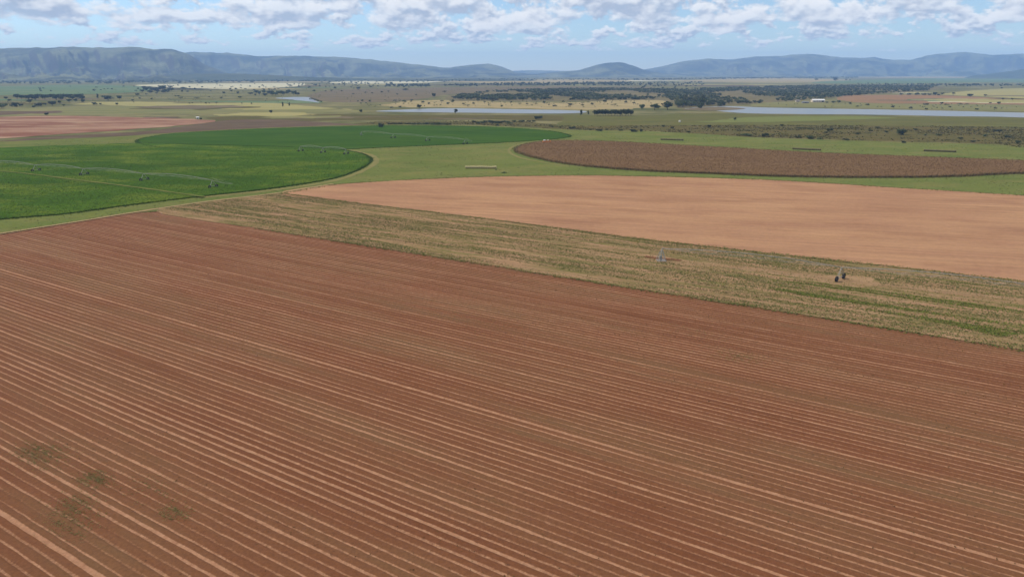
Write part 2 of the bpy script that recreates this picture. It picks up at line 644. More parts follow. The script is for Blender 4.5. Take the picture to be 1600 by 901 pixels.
def ploughed_field():
    per = 8.8 / 6.0
    s_list, dry_list, z_list = [], [], []
    c0 = 33.75
    k0, k1 = -9, 103
    r = np.random.default_rng(5)
    for k in range(k0, k1):
        c = c0 + k * per + r.normal(0, 0.05)
        main = (k % 6 == 0)
        semi = (k % 6 == 3) and r.random() < 0.4 or (k % 6 == 5) and r.random() < 0.45
        if k in (0, 20, 42):
            w, d = 0.36, 1.0
        elif main:
            w, d = 0.22, 0.85
        elif semi:
            w, d = 0.17, 0.72
        else:
            w, d = 0.10 + 0.08 * r.random(), 0.36 + 0.36 * r.random()
        c_next = per - w
        prof = [(-w - 0.10, 0.0, 0.10), (-w * 0.7, d, 0.05), (w * 0.7, d, 0.05), (w + 0.10, 0.0, 0.11),
                (0.30 * per + 0.05, 0.0, 0.15), (0.52 * per, 0.0, 0.165), (0.74 * per, 0.0, 0.15)]
        for ds, dr, z in prof:
            s_list.append(c + ds)
            dry_list.append(dr)
            z_list.append(z)
    s = np.array(s_list)
    order = np.argsort(s)
    s, dry, zz = s[order], np.array(dry_list)[order], np.array(z_list)[order]
    t = np.concatenate([np.arange(-330, -120, 2.2), np.arange(-120, 120, 1.3), np.arange(120, 190, 2.2)])
    S, T = np.meshgrid(s, t, indexing='ij')
    Sw = S + 0.10 * (fbm(S * 0.02, T * 0.035, 3, 3) - 0.5) + 0.15 * (vnoise(S * 2.3, T * 0.55, 9) - 0.5)
    Z = zz[:, None] + 0.05 * (fbm(S * 1.7, T * 0.9, 21, 3) - 0.5)
    D = dry[:, None] * np.clip(0.15 + 1.6 * fbm(S * 0.3, T * 0.035, 31, 4, 0.65), 0.2, 1.15)
    D = np.clip(D, 0, 1)
    X = Sw * EN[0] + T * ET[0]
    Y = Sw * EN[1] + T * ET[1]
    row_i = np.floor((s - c0) / per).astype(int)
    tone_row = np.random.default_rng(8).random(400)[row_i + 40]
    TN = np.clip(0.55 * tone_row[:, None] + 0.9 * (fbm(S * 0.5, T * 0.06, 51, 4, 0.6) - 0.28), 0, 1)
    V = np.stack([X, Y, Z], -1)
    ns, nt = S.shape
    idx = np.arange(ns * nt).reshape(ns, nt)
    q = np.stack([idx[:-1, :-1], idx[1:, :-1], idx[1:, 1:], idx[:-1, 1:]], -1).reshape(-1, 4)[:, ::-1]
    # keep only beds the picture could see, with a wide margin
    cx = X[:-1, :-1].ravel()
    cy = Y[:-1, :-1].ravel()
    keep = (cy > 40) & (np.abs(cx) < cy * 0.95 + 45)
    q = q[keep]
    me = mesh_np('ploughed_field', V.reshape(-1, 3), q)
    at = me.attributes.new('dry', 'FLOAT', 'POINT')
    at.data.foreach_set('value', D.astype(np.float32).ravel())
    at = me.attributes.new('tone', 'FLOAT', 'POINT')
    at.data.foreach_set('value', TN.astype(np.float32).ravel())
    m, tt, b = surf('ploughed_soil', 0.97, 0.05)
    an = tt.new('ShaderNodeAttribute', attribute_name='dry')
    tc = tt.new('ShaderNodeTexCoord')
    mp = tt.new('ShaderNodeMapping')
    mp.inputs['Rotation'].default_value = (0, 0, ROW_A)
    tt.l.new(tc.outputs['Object'], mp.inputs[0])
    mp2 = tt.new('ShaderNodeMapping')
    mp2.inputs['Scale'].default_value = (0.35, 1.6, 1)
    tt.l.new(mp.outputs[0], mp2.inputs[0])
    big = tt.noise(mp2.outputs[0], 0.045, 5.0, 0.6)
    c = tt.mix(tt.rng(big, 0.32, 0.68), lin(115, 72, 47), lin(130, 86, 59))
    tn = tt.new('ShaderNodeAttribute', attribute_name='tone')
    c = tt.mix(tt.rng(tn.outputs['Fac'], 0.1, 0.9), c, tt.mix(tt.rng(big, 0.4, 0.6), lin(126, 80, 54), lin(122, 88, 60)))
    ol = tt.noise(mp2.outputs[0], 0.022, 6.0, 0.62)
    c = tt.mix(tt.rng(ol, 0.5, 0.72, 0.0, 0.4), c, lin(116, 92, 62))
    clod = tt.noise(tc.outputs['Object'], 2.2, 5.0, 0.7)
    clod2 = tt.noise(tc.outputs['Object'], 0.7, 3.0, 0.6)
    edge = tt.math('ADD', an.outputs['Fac'], tt.math('MULTIPLY', tt.math('SUBTRACT', clod, 0.5), 1.0))
    dryf = tt.math('MULTIPLY', tt.rng(edge, 0.12, 0.75), tt.rng(an.outputs['Fac'], 0.0, 0.3, 0.0, 1.0))
    c = tt.mix(dryf, c, tt.mix(tt.rng(clod2, 0.3, 0.7), lin(166, 119, 89), lin(184, 140, 108)))
    n = tt.new('ShaderNodeVectorMath', operation='SCALE')
    tt.l.new(c, n.inputs[0])
    tt.l.new(tt.rng(clod, 0.25, 0.75, 0.78, 1.2), n.inputs['Scale'])
    tt.l.new(n.outputs[0], b.inputs['Base Color'])
    bp = tt.new('ShaderNodeBump')
    bp.inputs['Distance'].default_value = 0.09
    bp.inputs['Strength'].default_value = 0.8
    tt.l.new(clod, bp.inputs['Height'])
    tt.l.new(bp.outputs[0], b.inputs['Normal'])
    o = link('ploughed_field', me, m)
    tag(o, kind='structure')


ploughed_field()

# bottom sheet so that no veld shows between near beds outside the picture
PASTURE = [(-420, 432), (0, 366.5), (100, 350), (205, 333), (245, 331), (330, 315), (440, 303), (520, 289), (700, 278.5), (870, 274.5),
           (1000, 275.5), (1200, 281.5), (1400, 293.5), (1600, 306), (2000, 334), (2000, 252), (1600, 228.5), (1400, 222), (1200, 216), (1100, 210),
           (1000, 205), (900, 203.5), (750, 196.5), (600, 195.2), (450, 199), (300, 206), (200, 213), (0, 222), (-420, 243)]
sheet('pasture', ground_outline(PASTURE, 5, 1.6, 0.09), 0.24, M['pasture'], 0.2)
FALLOW = [(245, 331.5), (330, 315.5), (440, 303.5), (560, 319), (700, 336), (850, 355), (1000, 374.5), (1200, 397), (1400, 419), (1600, 441), (2000, 487),
          (2000, 614), (1600, 548), (1400, 516), (1200, 484), (1000, 453), (800, 421), (600, 389), (400, 357)]
fo = ground_outline(FALLOW, 3, 0.9, 0.2)
sheet('fallow_strip', fo, 0.27, M['fallow'], 0.2)
TILLED = [(440, 303), (520, 289.5), (700, 279), (870, 275), (1000, 276), (1200, 282), (1400, 294), (1600, 306.5), (2000, 334.5), (2000, 487),
          (1600, 441), (1400, 418.5), (1200, 396.5), (1000, 374), (850, 354.5), (700, 335.5), (560, 318.5)]
sheet('tilled_field', ground_outline(TILLED, 4, 1.2, 0.12), 0.31, M['tilled'], 0.2)


# far patchwork of the plain, each a field or stretch of veld of its own colour
def patch(name, px, mat, z, amp=9.0, sc=0.03, step=10.0):
    return sheet(name, ground_outline(px, step, amp, sc), z, M[mat])


patch('marsh', [(540, 196), (600, 194.5), (750, 195.7), (900, 203), (1000, 204.5), (1100, 209.5), (1200, 215.5), (1400, 221.5), (1600, 228), (2000, 251),
                (2000, 214), (1600, 199), (1400, 196), (1200, 195), (1050, 195), (900, 196), (800, 189), (700, 190), (600, 190)], 'marsh', 0.10)
patch('meadow', [(870, 196), (900, 197), (1050, 196), (1200, 196), (1400, 197), (1600, 200), (2000, 215), (2000, 197), (1600, 184.5), (1400, 182), (1200, 179),
                 (1100, 177), (1000, 181), (880, 181)], 'meadow', 0.14)
patch('bright_meadow', [(1085, 190.5), (1120, 188), (1170, 183), (1300, 182), (1400, 184), (1330, 187), (1250, 189.5), (1180, 191)], 'bright_meadow', 0.18)
patch('brown_veld', [(330, 196), (450, 190), (600, 188), (750, 187), (870, 189), (880, 181), (760, 180), (620, 180), (500, 179), (400, 181), (330, 184), (340, 188)], 'marsh', 0.12)
patch('plum_veld', [(230, 205), (320, 193), (380, 187), (470, 189), (560, 195), (480, 198), (380, 202), (300, 206), (200, 212), (60, 219), (0, 220), (150, 209)], 'plum', 0.16)
patch('red_field', [(-400, 198), (0, 183), (100, 181), (200, 183.5), (320, 187.5), (330, 191.5), (250, 199), (150, 206.5), (0, 217), (-400, 240)], 'red', 0.20)
patch('olive_field', [(-400, 180), (0, 170), (150, 166), (300, 168), (420, 169), (540, 172), (520, 176), (400, 178), (250, 178), (100, 180), (0, 182), (-400, 197)], 'olive', 0.10)
patch('yellow_field', [(160, 164), (300, 161.5), (420, 161), (480, 166), (560, 173), (430, 173), (300, 168.5)], 'yellow', 0.15)
patch('straw_bank', [(600, 166), (640, 158), (700, 157), (800, 160), (900, 160), (1000, 154), (1060, 155), (1040, 165), (990, 170), (900, 171.5), (800, 169.5), (700, 168)], 'straw', 0.10, 22)
patch('tan_field', [(1310, 156), (1325, 149.5), (1400, 148.5), (1480, 149.5), (1560, 153), (1640, 157), (1800, 166), (1800, 172), (1600, 164), (1450, 162.5), (1360, 161)], 'tan', 0.10)
patch('grassy_bank', [(1200, 160), (1310, 161), (1450, 163), (1600, 164.5), (1800, 173), (1800, 181), (1600, 175), (1450, 171), (1300, 168.5), (1180, 166)], 'olive', 0.12)
patch('yellow_meadow', [(1472, 147), (1530, 141), (1620, 138), (1800, 146), (1800, 162), (1640, 156.5), (1550, 151.5), (1490, 149)], 'yellow', 0.14)
patch('grey_veld', [(480, 150), (520, 141), (600, 138.5), (800, 135.5), (1000, 136), (1000, 138.5), (840, 141), (720, 146), (640, 157), (560, 160), (500, 158)], 'grey_field', 0.10, 8)
patch('bush_veld', [(700, 157), (715, 147), (790, 141.5), (860, 139.5), (1000, 138.5), (1090, 139.5), (1160, 137), (1300, 134.5), (1460, 135.5), (1450, 142), (1330, 149), (1300, 153), (1200, 160.5), (1120, 166), (1060, 168), (1040, 158), (1000, 156.5), (920, 158), (840, 158.5), (770, 158)], 'bush_ground', 0.13, 12)
patch('green_plots', [(-300, 141), (0, 135), (120, 132.8), (220, 135), (230, 142), (140, 147), (0, 149), (-300, 160)], 'farm_green', 0.10, 8)
patch('pale_plot', [(515, 130), (560, 126.5), (700, 124.7), (680, 128.5), (600, 131)], 'pale', 0.10, 10)
patch('pale_grassland', [(210, 133.5), (300, 131.2), (460, 130), (470, 134.5), (380, 139), (300, 138)], 'pale', 0.12, 10)
patch('straw_plain', [(690, 125.5), (900, 124.5), (990, 127), (900, 129), (760, 130)], 'straw', 0.12, 10)
patch('pale_slope', [(1070, 126), (1200, 122), (1330, 125), (1290, 128), (1130, 128.5)], 'straw', 0.12, 10)
patch('dark_plots', [(1270, 130), (1320, 126), (1480, 122.5), (1800, 124), (1800, 133), (1560, 129), (1400, 131)], 'farm_green', 0.14, 10)
patch('distant_straw', [(1330, 121), (1480, 119.3), (1700, 119.3), (1700, 121.5), (1500, 122)], 'straw', 0.10, 20)
patch('green_strip', [(400, 158), (480, 157), (500, 161), (400, 161), (300, 158.5), (250, 157.3)], 'farm_green', 0.16, 3)

# smaller streaks of other grass and soil over the plain
pr = random.Random(3)
for i in range(110):
    yy = 124 + 74 * pr.random() ** 1.5
    xx = pr.uniform(-60, 1660)
    if yy > 178 and xx > 850 or yy > 186 or (590 < xx < 930 and 164 < yy < 182) or (xx > 1050 and 162 < yy < 186) or (700 < xx < 1300 and 136 < yy < 160) or (420 < xx < 510 and 150 < yy < 162):
        continue
    c_ = gp(xx, yy)
    L_ = pr.uniform(25, 110) * c_.y / F_PX
    W_ = L_ * pr.uniform(0.25, 0.7)
    kind_ = pr.choice(['straw', 'olive', 'grey_field', 'pale', 'farm_green', 'plum', 'yellow', 'marsh'] if yy < 165 else ['olive', 'plum', 'marsh', 'yellow', 'grey_field'])
    nn = 26
    sheet('grass_patch', [wob(Vector((c_.x + L_ * math.cos(k * 2 * math.pi / nn), c_.y + W_ * math.sin(k * 2 * math.pi / nn), 0)), L_ * 0.45, 2.2 / L_) for k in range(nn)], 0.06 if yy < 150 else 0.17 + 0.0003 * i, M[kind_])

# water
patch('pond', [(588, 174), (640, 171.2), (700, 169.6), (800, 171), (905, 173.3), (912, 176.5), (860, 177.8), (760, 176.8), (690, 175.9), (630, 175.3)], 'water', 0.26, 4.0)
patch('river', [(1070, 170), (1130, 166.3), (1200, 168.5), (1300, 170.2), (1450, 173), (1600, 176.5), (1900, 184), (1900, 196), (1600, 184), (1490, 182), (1350, 179.5), (1250, 178.8), (1160, 177), (1110, 172.5)], 'water', 0.26, 4.0)
patch('small_pond', [(430, 153.5), (455, 152), (482, 152.3), (489, 156), (498, 160.5), (480, 158.5), (455, 156)], 'water', 0.26, 3.0)
patch('mudflat', [(1065, 171.5), (1100, 168), (1130, 167.6), (1165, 170), (1130, 173), (1100, 173.2)], 'grey_field', 0.30, 2.0)

# irrigated circles: standing crop 0.6 m high
CROP_NEAR = [(-420, 392), (-200, 366), (0, 344), (100, 335.5), (200, 322), (310, 308.5), (420, 296), (515, 281), (560, 266), (579, 252), (570, 243), (545, 236.5), (500, 232.5), (400, 229), (300, 226.5),
             (228, 224.5), (100, 228), (0, 232), (-420, 250)]
CROP_FAR = [(215, 222), (240, 213.5), (300, 207.5), (450, 200.5), (600, 197), (750, 198.5), (850, 204.5), (889, 212), (875, 217), (800, 222.5), (700, 227), (600, 231), (530, 234.5), (400, 238), (260, 232)]
cn = ground_outline(CROP_NEAR, 6, 0.6, 0.2)
cf = ground_outline(CROP_FAR, 8, 0.8, 0.12)
tag(sheet('irrigated_crop', cf, 0.50, M['crop_far'], 0.4), kind='stuff')
tag(sheet('irrigated_crop', cn, 0.60, M['crop'], 0.45), kind='stuff')

MAIZE = [(806, 236), (815, 229), (840, 224), (880, 221.5), (960, 223.5), (1100, 231), (1300, 242), (1600, 253.5), (2000, 270), (2000, 262), (1900, 262), (1600, 272), (1500, 276.5),
         (1400, 278.5), (1250, 277.5), (1100, 272), (1000, 267.5), (900, 259), (840, 248.5), (815, 241)]
mz = ground_outline(MAIZE, 5, 0.9, 0.3)
tag(sheet('ripe_maize', mz, 1.35, M['maize'], 1.2), kind='stuff')

# tracks
ribbon('farm_track', [(-300, 412), (0, 366), (100, 350.5), (208, 333), (300, 319), (380, 309), (440, 301.5), (520, 288)], 2.2, 0.36, M['track'])
ribbon('crop_track', [(-200, 255), (0, 269), (120, 283), (230, 297), (318, 309.5)], 2.0, 0.86, M['crop_path'])
ribbon('ring_track', [(318, 309), (430, 297.5), (520, 283.5), (568, 267), (588, 253), (578, 242), (545, 235)], 4.0, 0.34, M['ring_grass'])
ribbon('maize_track', [(960, 222.5), (880, 220.5), (835, 222), (806, 228), (795, 236), (805, 244), (830, 251), (890, 261)], 2.6, 0.34, M['ring_grass'])

# bare soil round the irrigation towers, and a painted tower shadow
sheet('bare_patch', [wob(gp(1322, 440) + Vector((9 * math.cos(a), 6.5 * math.sin(a), 0)) * (1 + 0.15 * math.sin(3 * a)), 1.5, 0.4) for a in np.linspace(0, 2 * math.pi, 40)[:-1]], 0.31, M['bare'])
ribbon('bare_wheel_track', [(900, 394), (960, 402), (1033, 409.5), (1120, 416), (1230, 430), (1340, 441), (1600, 470)], 3.4, 0.30, M['bare'])
ribbon('shadow_track', [(1008, 402), (1033, 406), (1050, 406.5), (1064, 408.5)], 2.0, 0.33, M['shadow_soil'])  # pivot tower's shadow and the dark track round it, painted as darker soil


# ------------------------------------------------------------------ hills
def hill_range(name, sky, d_ridge, d_foot, seed, mat, cols=260, rows=46, cliff=0.5, rough=1.0, foot_px=None):
    xs = np.array([p[0] for p in sky], float)
    ys = np.array([p[1] for p in sky], float)
    u = np.linspace(xs[0], xs[-1], cols)
    # smooth skyline + fine break-up
    yy = np.interp(u, xs, ys)
    ker = np.hanning(9)
    ker /= ker.sum()
    yy = np.convolve(np.pad(yy, 4, mode='edge'), ker, 'valid')
    yy += (fbm(u * 0.09, u * 0 + seed, seed, 4) - 0.5) * 1.3 * rough
    hr = np.maximum(CAM_H + (113.0 - yy) / F_PX * d_ridge * 1.0, 0.0)
    ang = np.arctan((u - 800) / F_PX / CP * 1.0)
    rx = (u - 800) / F_PX / (CP)                  # lateral slope per metre of depth near the horizon
    v = np.linspace(0, 1.55, rows)
    U, Vv = np.meshgrid(u, v, indexing='ij')
    HR = np.repeat(hr[:, None], rows, 1)
    RX = np.repeat(rx[:, None], rows, 1)
    spur = fbm(U * 0.022 + Vv * 0.5, Vv * 2.2, seed + 3, 4, 0.5) - 0.5
    w = np.clip(Vv + spur * 0.75 * np.clip(1 - np.abs(Vv - 0.45) * 1.3, 0, 1), 0, 2)
    wc = np.clip(w, 0, 1)
    talus = wc ** 1.35
    step = 1 / (1 + np.exp(-(wc - 0.74) * 22))
    prof = (1 - cliff) * talus + cliff * step
    prof /= ((1 - cliff) + cliff / (1 + math.exp(-0.26 * 22)))
    prof = np.where(Vv > 1, np.clip(1 - (Vv - 1) * 1.8, 0, 1) * prof, prof)
    nz = fbm(U * 0.03 + Vv * 0.8, Vv * 5, seed + 9, 6, 0.6) - 0.5
    env = np.clip(Vv * 3, 0, 1) * np.clip(1 - Vv, 0, 1)
    gul = np.abs(fbm(U * 0.035 + 2 * nz, Vv * 1.1 + 7, seed + 13, 3, 0.5) - 0.5) * 2
    Zz = HR * prof + (nz * 0.30 - 0.22 * (1 - gul) ** 3 * np.clip(Vv * 2, 0, 1)) * HR * env * 2.2
    Zz = np.where(Vv >= 1, np.minimum(Zz, HR), Zz)
    fade = np.clip(np.minimum(U - xs[0], xs[-1] - U) / 12.0, 0, 1)
    Zz = Zz * fade - 6.0 * (1 - np.clip(Vv * 12, 0, 1)) - 4 * (1 - fade)
    Yd = d_foot + (d_ridge - d_foot) * Vv
    X = RX * Yd
    Vt = np.stack([X, Yd, Zz], -1).reshape(-1, 3)
    idx = np.arange(cols * rows).reshape(cols, rows)
    q = np.stack([idx[:-1, :-1], idx[1:, :-1], idx[1:, 1:], idx[:-1, 1:]], -1).reshape(-1, 4)
    me = mesh_np(name, Vt, q, smooth=True)
    o = link(name, me, M[mat])
    tag(o, kind='structure')
    return o


hill_range('hills', [(-420, 118), (-300, 108), (-150, 97), (0, 89), (40, 83), (75, 78.5), (100, 77), (150, 79), (205, 76), (235, 79), (272, 76.5), (320, 80),
                     (345, 88), (362, 100), (392, 113), (430, 122), (470, 126)], 7600, 4700, 2, 'hill', 520, 90, 0.36)
hill_range('hills', [(300, 112), (325, 90), (345, 85), (400, 85), (440, 90), (500, 90), (560, 91.5), (600, 95), (640, 99.5), (700, 106), (740, 108), (800, 113), (850, 118)],
           10500, 6800, 5, 'hill', 420, 80, 0.32)
hill_range('hills', [(670, 117), (700, 110), (720, 105), (745, 102), (768, 101), (785, 105), (805, 113), (822, 118.5)], 11000, 8400, 8, 'hill', 120, 40, 0.2, 0.6)
hill_range('hills', [(800, 118.5), (850, 114), (895, 110), (918, 103), (936, 99), (955, 99), (970, 103), (985, 109), (1010, 114), (1040, 119)], 10300, 8600, 12, 'hill', 140, 40, 0.2, 0.6)
hill_range('hills', [(940, 119), (985, 110), (1010, 105), (1040, 98), (1075, 94), (1110, 95.5), (1140, 91), (1180, 89.5), (1220, 87), (1240, 89), (1265, 92.5), (1290, 92.5), (1310, 91.5),
                     (1325, 94), (1345, 95.5), (1365, 95.5), (1385, 89), (1410, 86), (1440, 84.5), (1460, 87), (1480, 89), (1510, 87), (1560, 85), (1600, 83), (1680, 80), (1760, 86), (1900, 97), (2020, 112)],
           13000, 9800, 15, 'hill', 560, 80, 0.35)
hill_range('hills', [(1440, 119.5), (1490, 114), (1530, 108), (1560, 103.5), (1600, 99.5), (1680, 93), (1800, 97), (1950, 110)], 8200, 6900, 21, 'hill_near', 140, 40, 0.3, 0.7)
hill_range('hills', [(200, 127), (260, 123), (300, 119), (345, 115), (400, 114.5), (440, 116), (500, 119.5), (570, 121.5), (660, 122.5), (760, 122.5), (840, 123.5)], 5600, 4900, 24, 'hill_near', 200, 30, 0.1, 0.8)
hill_range('hills', [(760, 113.5), (790, 111.2), (830, 110.2), (870, 110.8), (920, 112), (980, 113.5)], 15200, 14200, 31, 'hill', 80, 20, 0.2, 0.4)


# ------------------------------------------------------------------ low plants (nobody could count them)
def tufts(name, P, z0, h, w, mat, cards=3, lean=0.5, kindtag='stuff'):
    """P: (n,2) places; every tuft is a few tapering blades"""
    n = len(P)
    if n == 0:
        return
    r = np.random.default_rng(len(name) + n)
    V = np.zeros((n, cards, 4, 3), np.float32)
    for c in range(cards):
        a = r.uniform(0, 2 * np.pi, n)
        hh = r.uniform(h[0], h[1], n)
        ww = r.uniform(w[0], w[1], n) * 0.5
        lx, ly = np.cos(a + 1.57) * lean * hh * r.uniform(0.1, 1, n), np.sin(a + 1.57) * lean * hh * r.uniform(0.1, 1, n)
        ox, oy = r.normal(0, w[0] * 0.4, n), r.normal(0, w[0] * 0.4, n)
        dx, dy = np.cos(a) * ww, np.sin(a) * ww
        bx, by = P[:, 0] + ox, P[:, 1] + oy
        V[:, c, 0] = np.stack([bx - dx * 0.6, by - dy * 0.6, np.full(n, z0)], -1)
        V[:, c, 1] = np.stack([bx + dx * 0.6, by + dy * 0.6, np.full(n, z0)], -1)
        V[:, c, 2] = np.stack([bx + dx + lx, by + dy + ly, z0 + hh * r.uniform(0.6, 1, n)], -1)
        V[:, c, 3] = np.stack([bx - dx * 0.5 + lx * 1.2, by - dy * 0.5 + ly * 1.2, z0 + hh], -1)
    me = mesh_np(name, V.reshape(-1, 3), np.arange(n * cards * 4).reshape(-1, 4))
    return tag(link(name, me, mat), kind=kindtag)


def xy(pts):
    return np.array([(p.x, p.y) for p in pts])


def scatter_in(poly, n, xlim=None, dens=None):
    a = xy(poly)
    lo, hi = a.min(0), a.max(0)
    if xlim:
        lo[0], hi[0] = max(lo[0], xlim[0]), min(hi[0], xlim[1])
    P = np.stack([rng.uniform(lo[0], hi[0], n), rng.uniform(lo[1], hi[1], n)], -1)
    P = P[inside(a, P[:, 0], P[:, 1])]
    P = P[np.abs(P[:, 0]) < P[:, 1] * 0.86 + 20]
    if dens is not None:
        P = P[rng.random(len(P)) < dens(P[:, 0], P[:, 1])]
    return P


def row_st(x, y, A=R(30)):
    return x * math.sin(A) + y * math.cos(A), x * math.cos(A) - y * math.sin(A)


def weed_streak(x, y, thr=0.5, seed=3):
    s, t = row_st(x, y)
    f = fbm(s * 0.24, t * 0.022, seed, 4, 0.6)
    g = fbm(s * 0.05, t * 0.012, seed + 7, 3)
    ln = vnoise(s * 0.75, t * 0.006, seed + 5)
    return np.clip((f * 0.55 + g * 0.2 + ln * 0.25 - thr) * 9 + 0.25, 0.02, 1)


P = scatter_in(fo, 420000, (-160, 260), lambda x, y: weed_streak(x, y, 0.465, 3))
P = P[(np.hypot((P[:, 0] - gp(1322, 440).x) / 9.5, (P[:, 1] - gp(1322, 440).y) / 6.5) > 1)]
tufts('fallow_weeds', P, 0.26, (0.06, 0.17), (0.16, 0.40), M['weed'], 2, 2.2)
P = scatter_in(fo, 70000, (-160, 260), lambda x, y: weed_streak(x, y, 0.50, 77))
tufts('fallow_dry_grass', P, 0.26, (0.08, 0.22), (0.2, 0.5), M['dry_tuft'], 2, 1.8)
gw = [gp(*p) for p in ((1240, 438), (1330, 447), (1440, 461), (1520, 470), (1600, 486), (1620, 520), (1560, 528), (1480, 508), (1380, 490), (1290, 470), (1200, 452))]
P = scatter_in(gw, 60000, None, lambda x, y: weed_streak(x, y, 0.52, 5) * 0.75)
tufts('fallow_weeds', P, 0.26, (0.08, 0.2), (0.2, 0.45), M['green_weed'], 2, 2.0)
P = scatter_in(fo, 150000, (-160, 260), lambda x, y: weed_streak(x, y, 0.56, 19))
tufts('fallow_weeds', P, 0.26, (0.06, 0.16), (0.18, 0.42), M['green_weed'], 2, 2.2)


def edge_points(px, per_m, spread, closed=True):
    g = [gp(*p) for p in px]
    c = smooth_line(g, 3, closed)
    out = []
    for i in range(len(c) - 1):
        a, b = c[i], c[i + 1]
        L = (b - a).length
        m = (a + b) / 2
        if abs(m.x) > m.y * 0.9 + 15 or L > 400:
            continue
        k = rng.poisson(L * per_m * (0.3 + 1.4 * (0.5 + 0.5 * mnoise.noise(m * 0.06))))
        u = rng.random(k)
        d = (b - a).normalized()
        off = rng.normal(0, spread, k)
        out.append(np.stack([a.x + (b.x - a.x) * u - d.y * off, a.y + (b.y - a.y) * u + d.x * off], -1))
    return np.concatenate(out)


M['verge_tuft'] = leaf_mat('verge_tuft', lin(104, 112, 54), lin(158, 146, 92))
tufts('verge_grass', edge_points(TILLED[:9], 6, 1.1, False), 0.28, (0.08, 0.28), (0.3, 0.8), M['verge_tuft'], 2, 1.6)
tufts('verge_grass', edge_points([(2000, 487), (1600, 441), (1400, 418.5), (1200, 396.5), (1000, 374), (850, 354.5), (700, 335.5), (560, 318.5), (440, 303)], 9, 0.8, False), 0.28, (0.08, 0.28), (0.2, 0.5), M['weed'], 2, 1.6)
tufts('verge_grass', edge_points(FALLOW[12:], 10, 0.7, False), 0.2, (0.08, 0.25), (0.2, 0.5), M['weed'], 2, 1.6)
tufts('verge_grass', edge_points([(-100, 382), (0, 366.5), (100, 350), (205, 333), (245, 331)], 9, 0.8, False), 0.2, (0.08, 0.25), (0.2, 0.5), M['verge_tuft'], 2, 1.6)
tufts('irrigated_crop', edge_points(CROP_NEAR[1:16], 8, 0.8, False), 0.26, (0.35, 0.6), (0.3, 0.6), M['crop_leaf'], 2, 0.8)
tufts('irrigated_crop', edge_points(CROP_FAR, 5, 1.0), 0.26, (0.3, 0.55), (0.4, 0.8), M['crop_leaf'], 2, 0.8)
tufts('verge_grass', edge_points(MAIZE, 5, 2.0), 0.25, (0.15, 0.5), (0.3, 0.7), M['verge_tuft'], 2, 1.4)
# weeds and stubble left on the ploughed field
spots = [((70, 712), 3.0, 260), ((48, 706), 1.6, 80), ((150, 748), 1.8, 200), ((118, 790), 2.2, 160), ((110, 818), 2.5, 150), ((272, 800), 1.6, 110), ((235, 760), 3.0, 60),
         ((1150, 558), 3.5, 170), ((1090, 520), 5.0, 90), ((350, 500), 8.0, 160), ((760, 500), 9.0, 150), ((560, 430), 9.0, 120)]
Q = []
for (pp, sg, n) in spots:
    g = gp(*pp)
    n = int(n * 3.0)
    a = rng.normal(0, sg, n)
    b = rng.normal(0, sg * 0.6, n)
    Q.append(np.stack([g.x + a * ET[0] + b * EN[0], g.y + a * ET[1] + b * EN[1]], -1))
tufts('field_weeds', np.concatenate(Q), 0.12, (0.03, 0.09), (0.07, 0.18), M['field_weed'], 3, 2.6)
s = rng.uniform(22, 178, 30000)
t = rng.uniform(-320, 180, 30000)
ok = rng.random(30000) < np.clip((fbm(s * 0.12, t * 0.03, 61, 4, 0.6) - 0.46) * 6, 0.02, 1)
s, t = s[ok], t[ok]
P = np.stack([s * EN[0] + t * ET[0], s * EN[1] + t * ET[1]], -1)
P = P[(P[:, 1] > 60) & (np.abs(P[:, 0]) < P[:, 1] * 0.85 + 10) & ~inside(xy(fo), P[:, 0], P[:, 1])]
pas = xy(ground_outline(PASTURE, 30, 0, 0.1))
P = P[~inside(pas, P[:, 0], P[:, 1])]
tufts('field_residue', P, 0.11, (0.04, 0.14), (0.1, 0.3), M['residue'], 2, 1.2)

P = scatter_in(mz, 75000, (-20, 480))
tufts('ripe_maize', P, 1.28, (0.10, 0.34), (0.2, 0.5), M['maize_leaf'], 3, 2.0)
# ragged standing edge of the maize
E_ = []
for i, p in enumerate(mz):
    q = mz[(i + 1) % len(mz)]
    k = int((q - p).length * 5)
    for j in range(k):
        c = p.lerp(q, rng.random())
        if abs(c.x) < c.y * 0.9:
            E_.append((c.x + rng.normal(0, 0.8), c.y + rng.normal(0, 0.9)))
tufts('ripe_maize', np.array(E_), 0.25, (0.7, 1.9), (0.2, 0.5), M['maize_edge'], 2, 0.5)
P = scatter_in(cn, 130000, (-400, -60), lambda x, y: np.clip(1.4 - (y - 240) / 330, 0.12, 1))
tufts('irrigated_crop', P, 0.56, (0.10, 0.22), (0.3, 0.7), M['crop_leaf'], 2, 2.2)
pso = ground_outline(PASTURE, 10, 0, 0.1)
P = scatter_in(pso, 60000, (-420, 520), lambda x, y: np.clip((fbm(x * 0.03, y * 0.05, 71, 4, 0.6) - 0.42) * 5, 0.05, 1))
P = P[~inside(xy(cn), P[:, 0], P[:, 1]) & ~inside(xy(cf), P[:, 0], P[:, 1]) & ~inside(xy(mz), P[:, 0], P[:, 1])]
M['pasture_tuft'] = leaf_mat('pasture_tuft', lin(100, 110, 54), lin(140, 134, 80))
tufts('pasture_grass', P, 0.23, (0.10, 0.22), (0.4, 1.0), M['pasture_tuft'], 2, 2.2)
mo = ground_outline([(590, 195), (750, 196), (900, 203), (1000, 204.5), (1200, 215.5), (1400, 221.5), (1700, 232), (1700, 203), (1400, 197), (1200, 196), (900, 197), (800, 190), (600, 190)], 10, 0, 0.1)
M['tussock'] = leaf_mat('tussock', lin(98, 98, 54), lin(134, 122, 76))
P = scatter_in(mo, 26000, (-200, 700), lambda x, y: np.clip((fbm(x * 0.02, y * 0.04, 81, 4, 0.6) - 0.45) * 7, 0.03, 1))
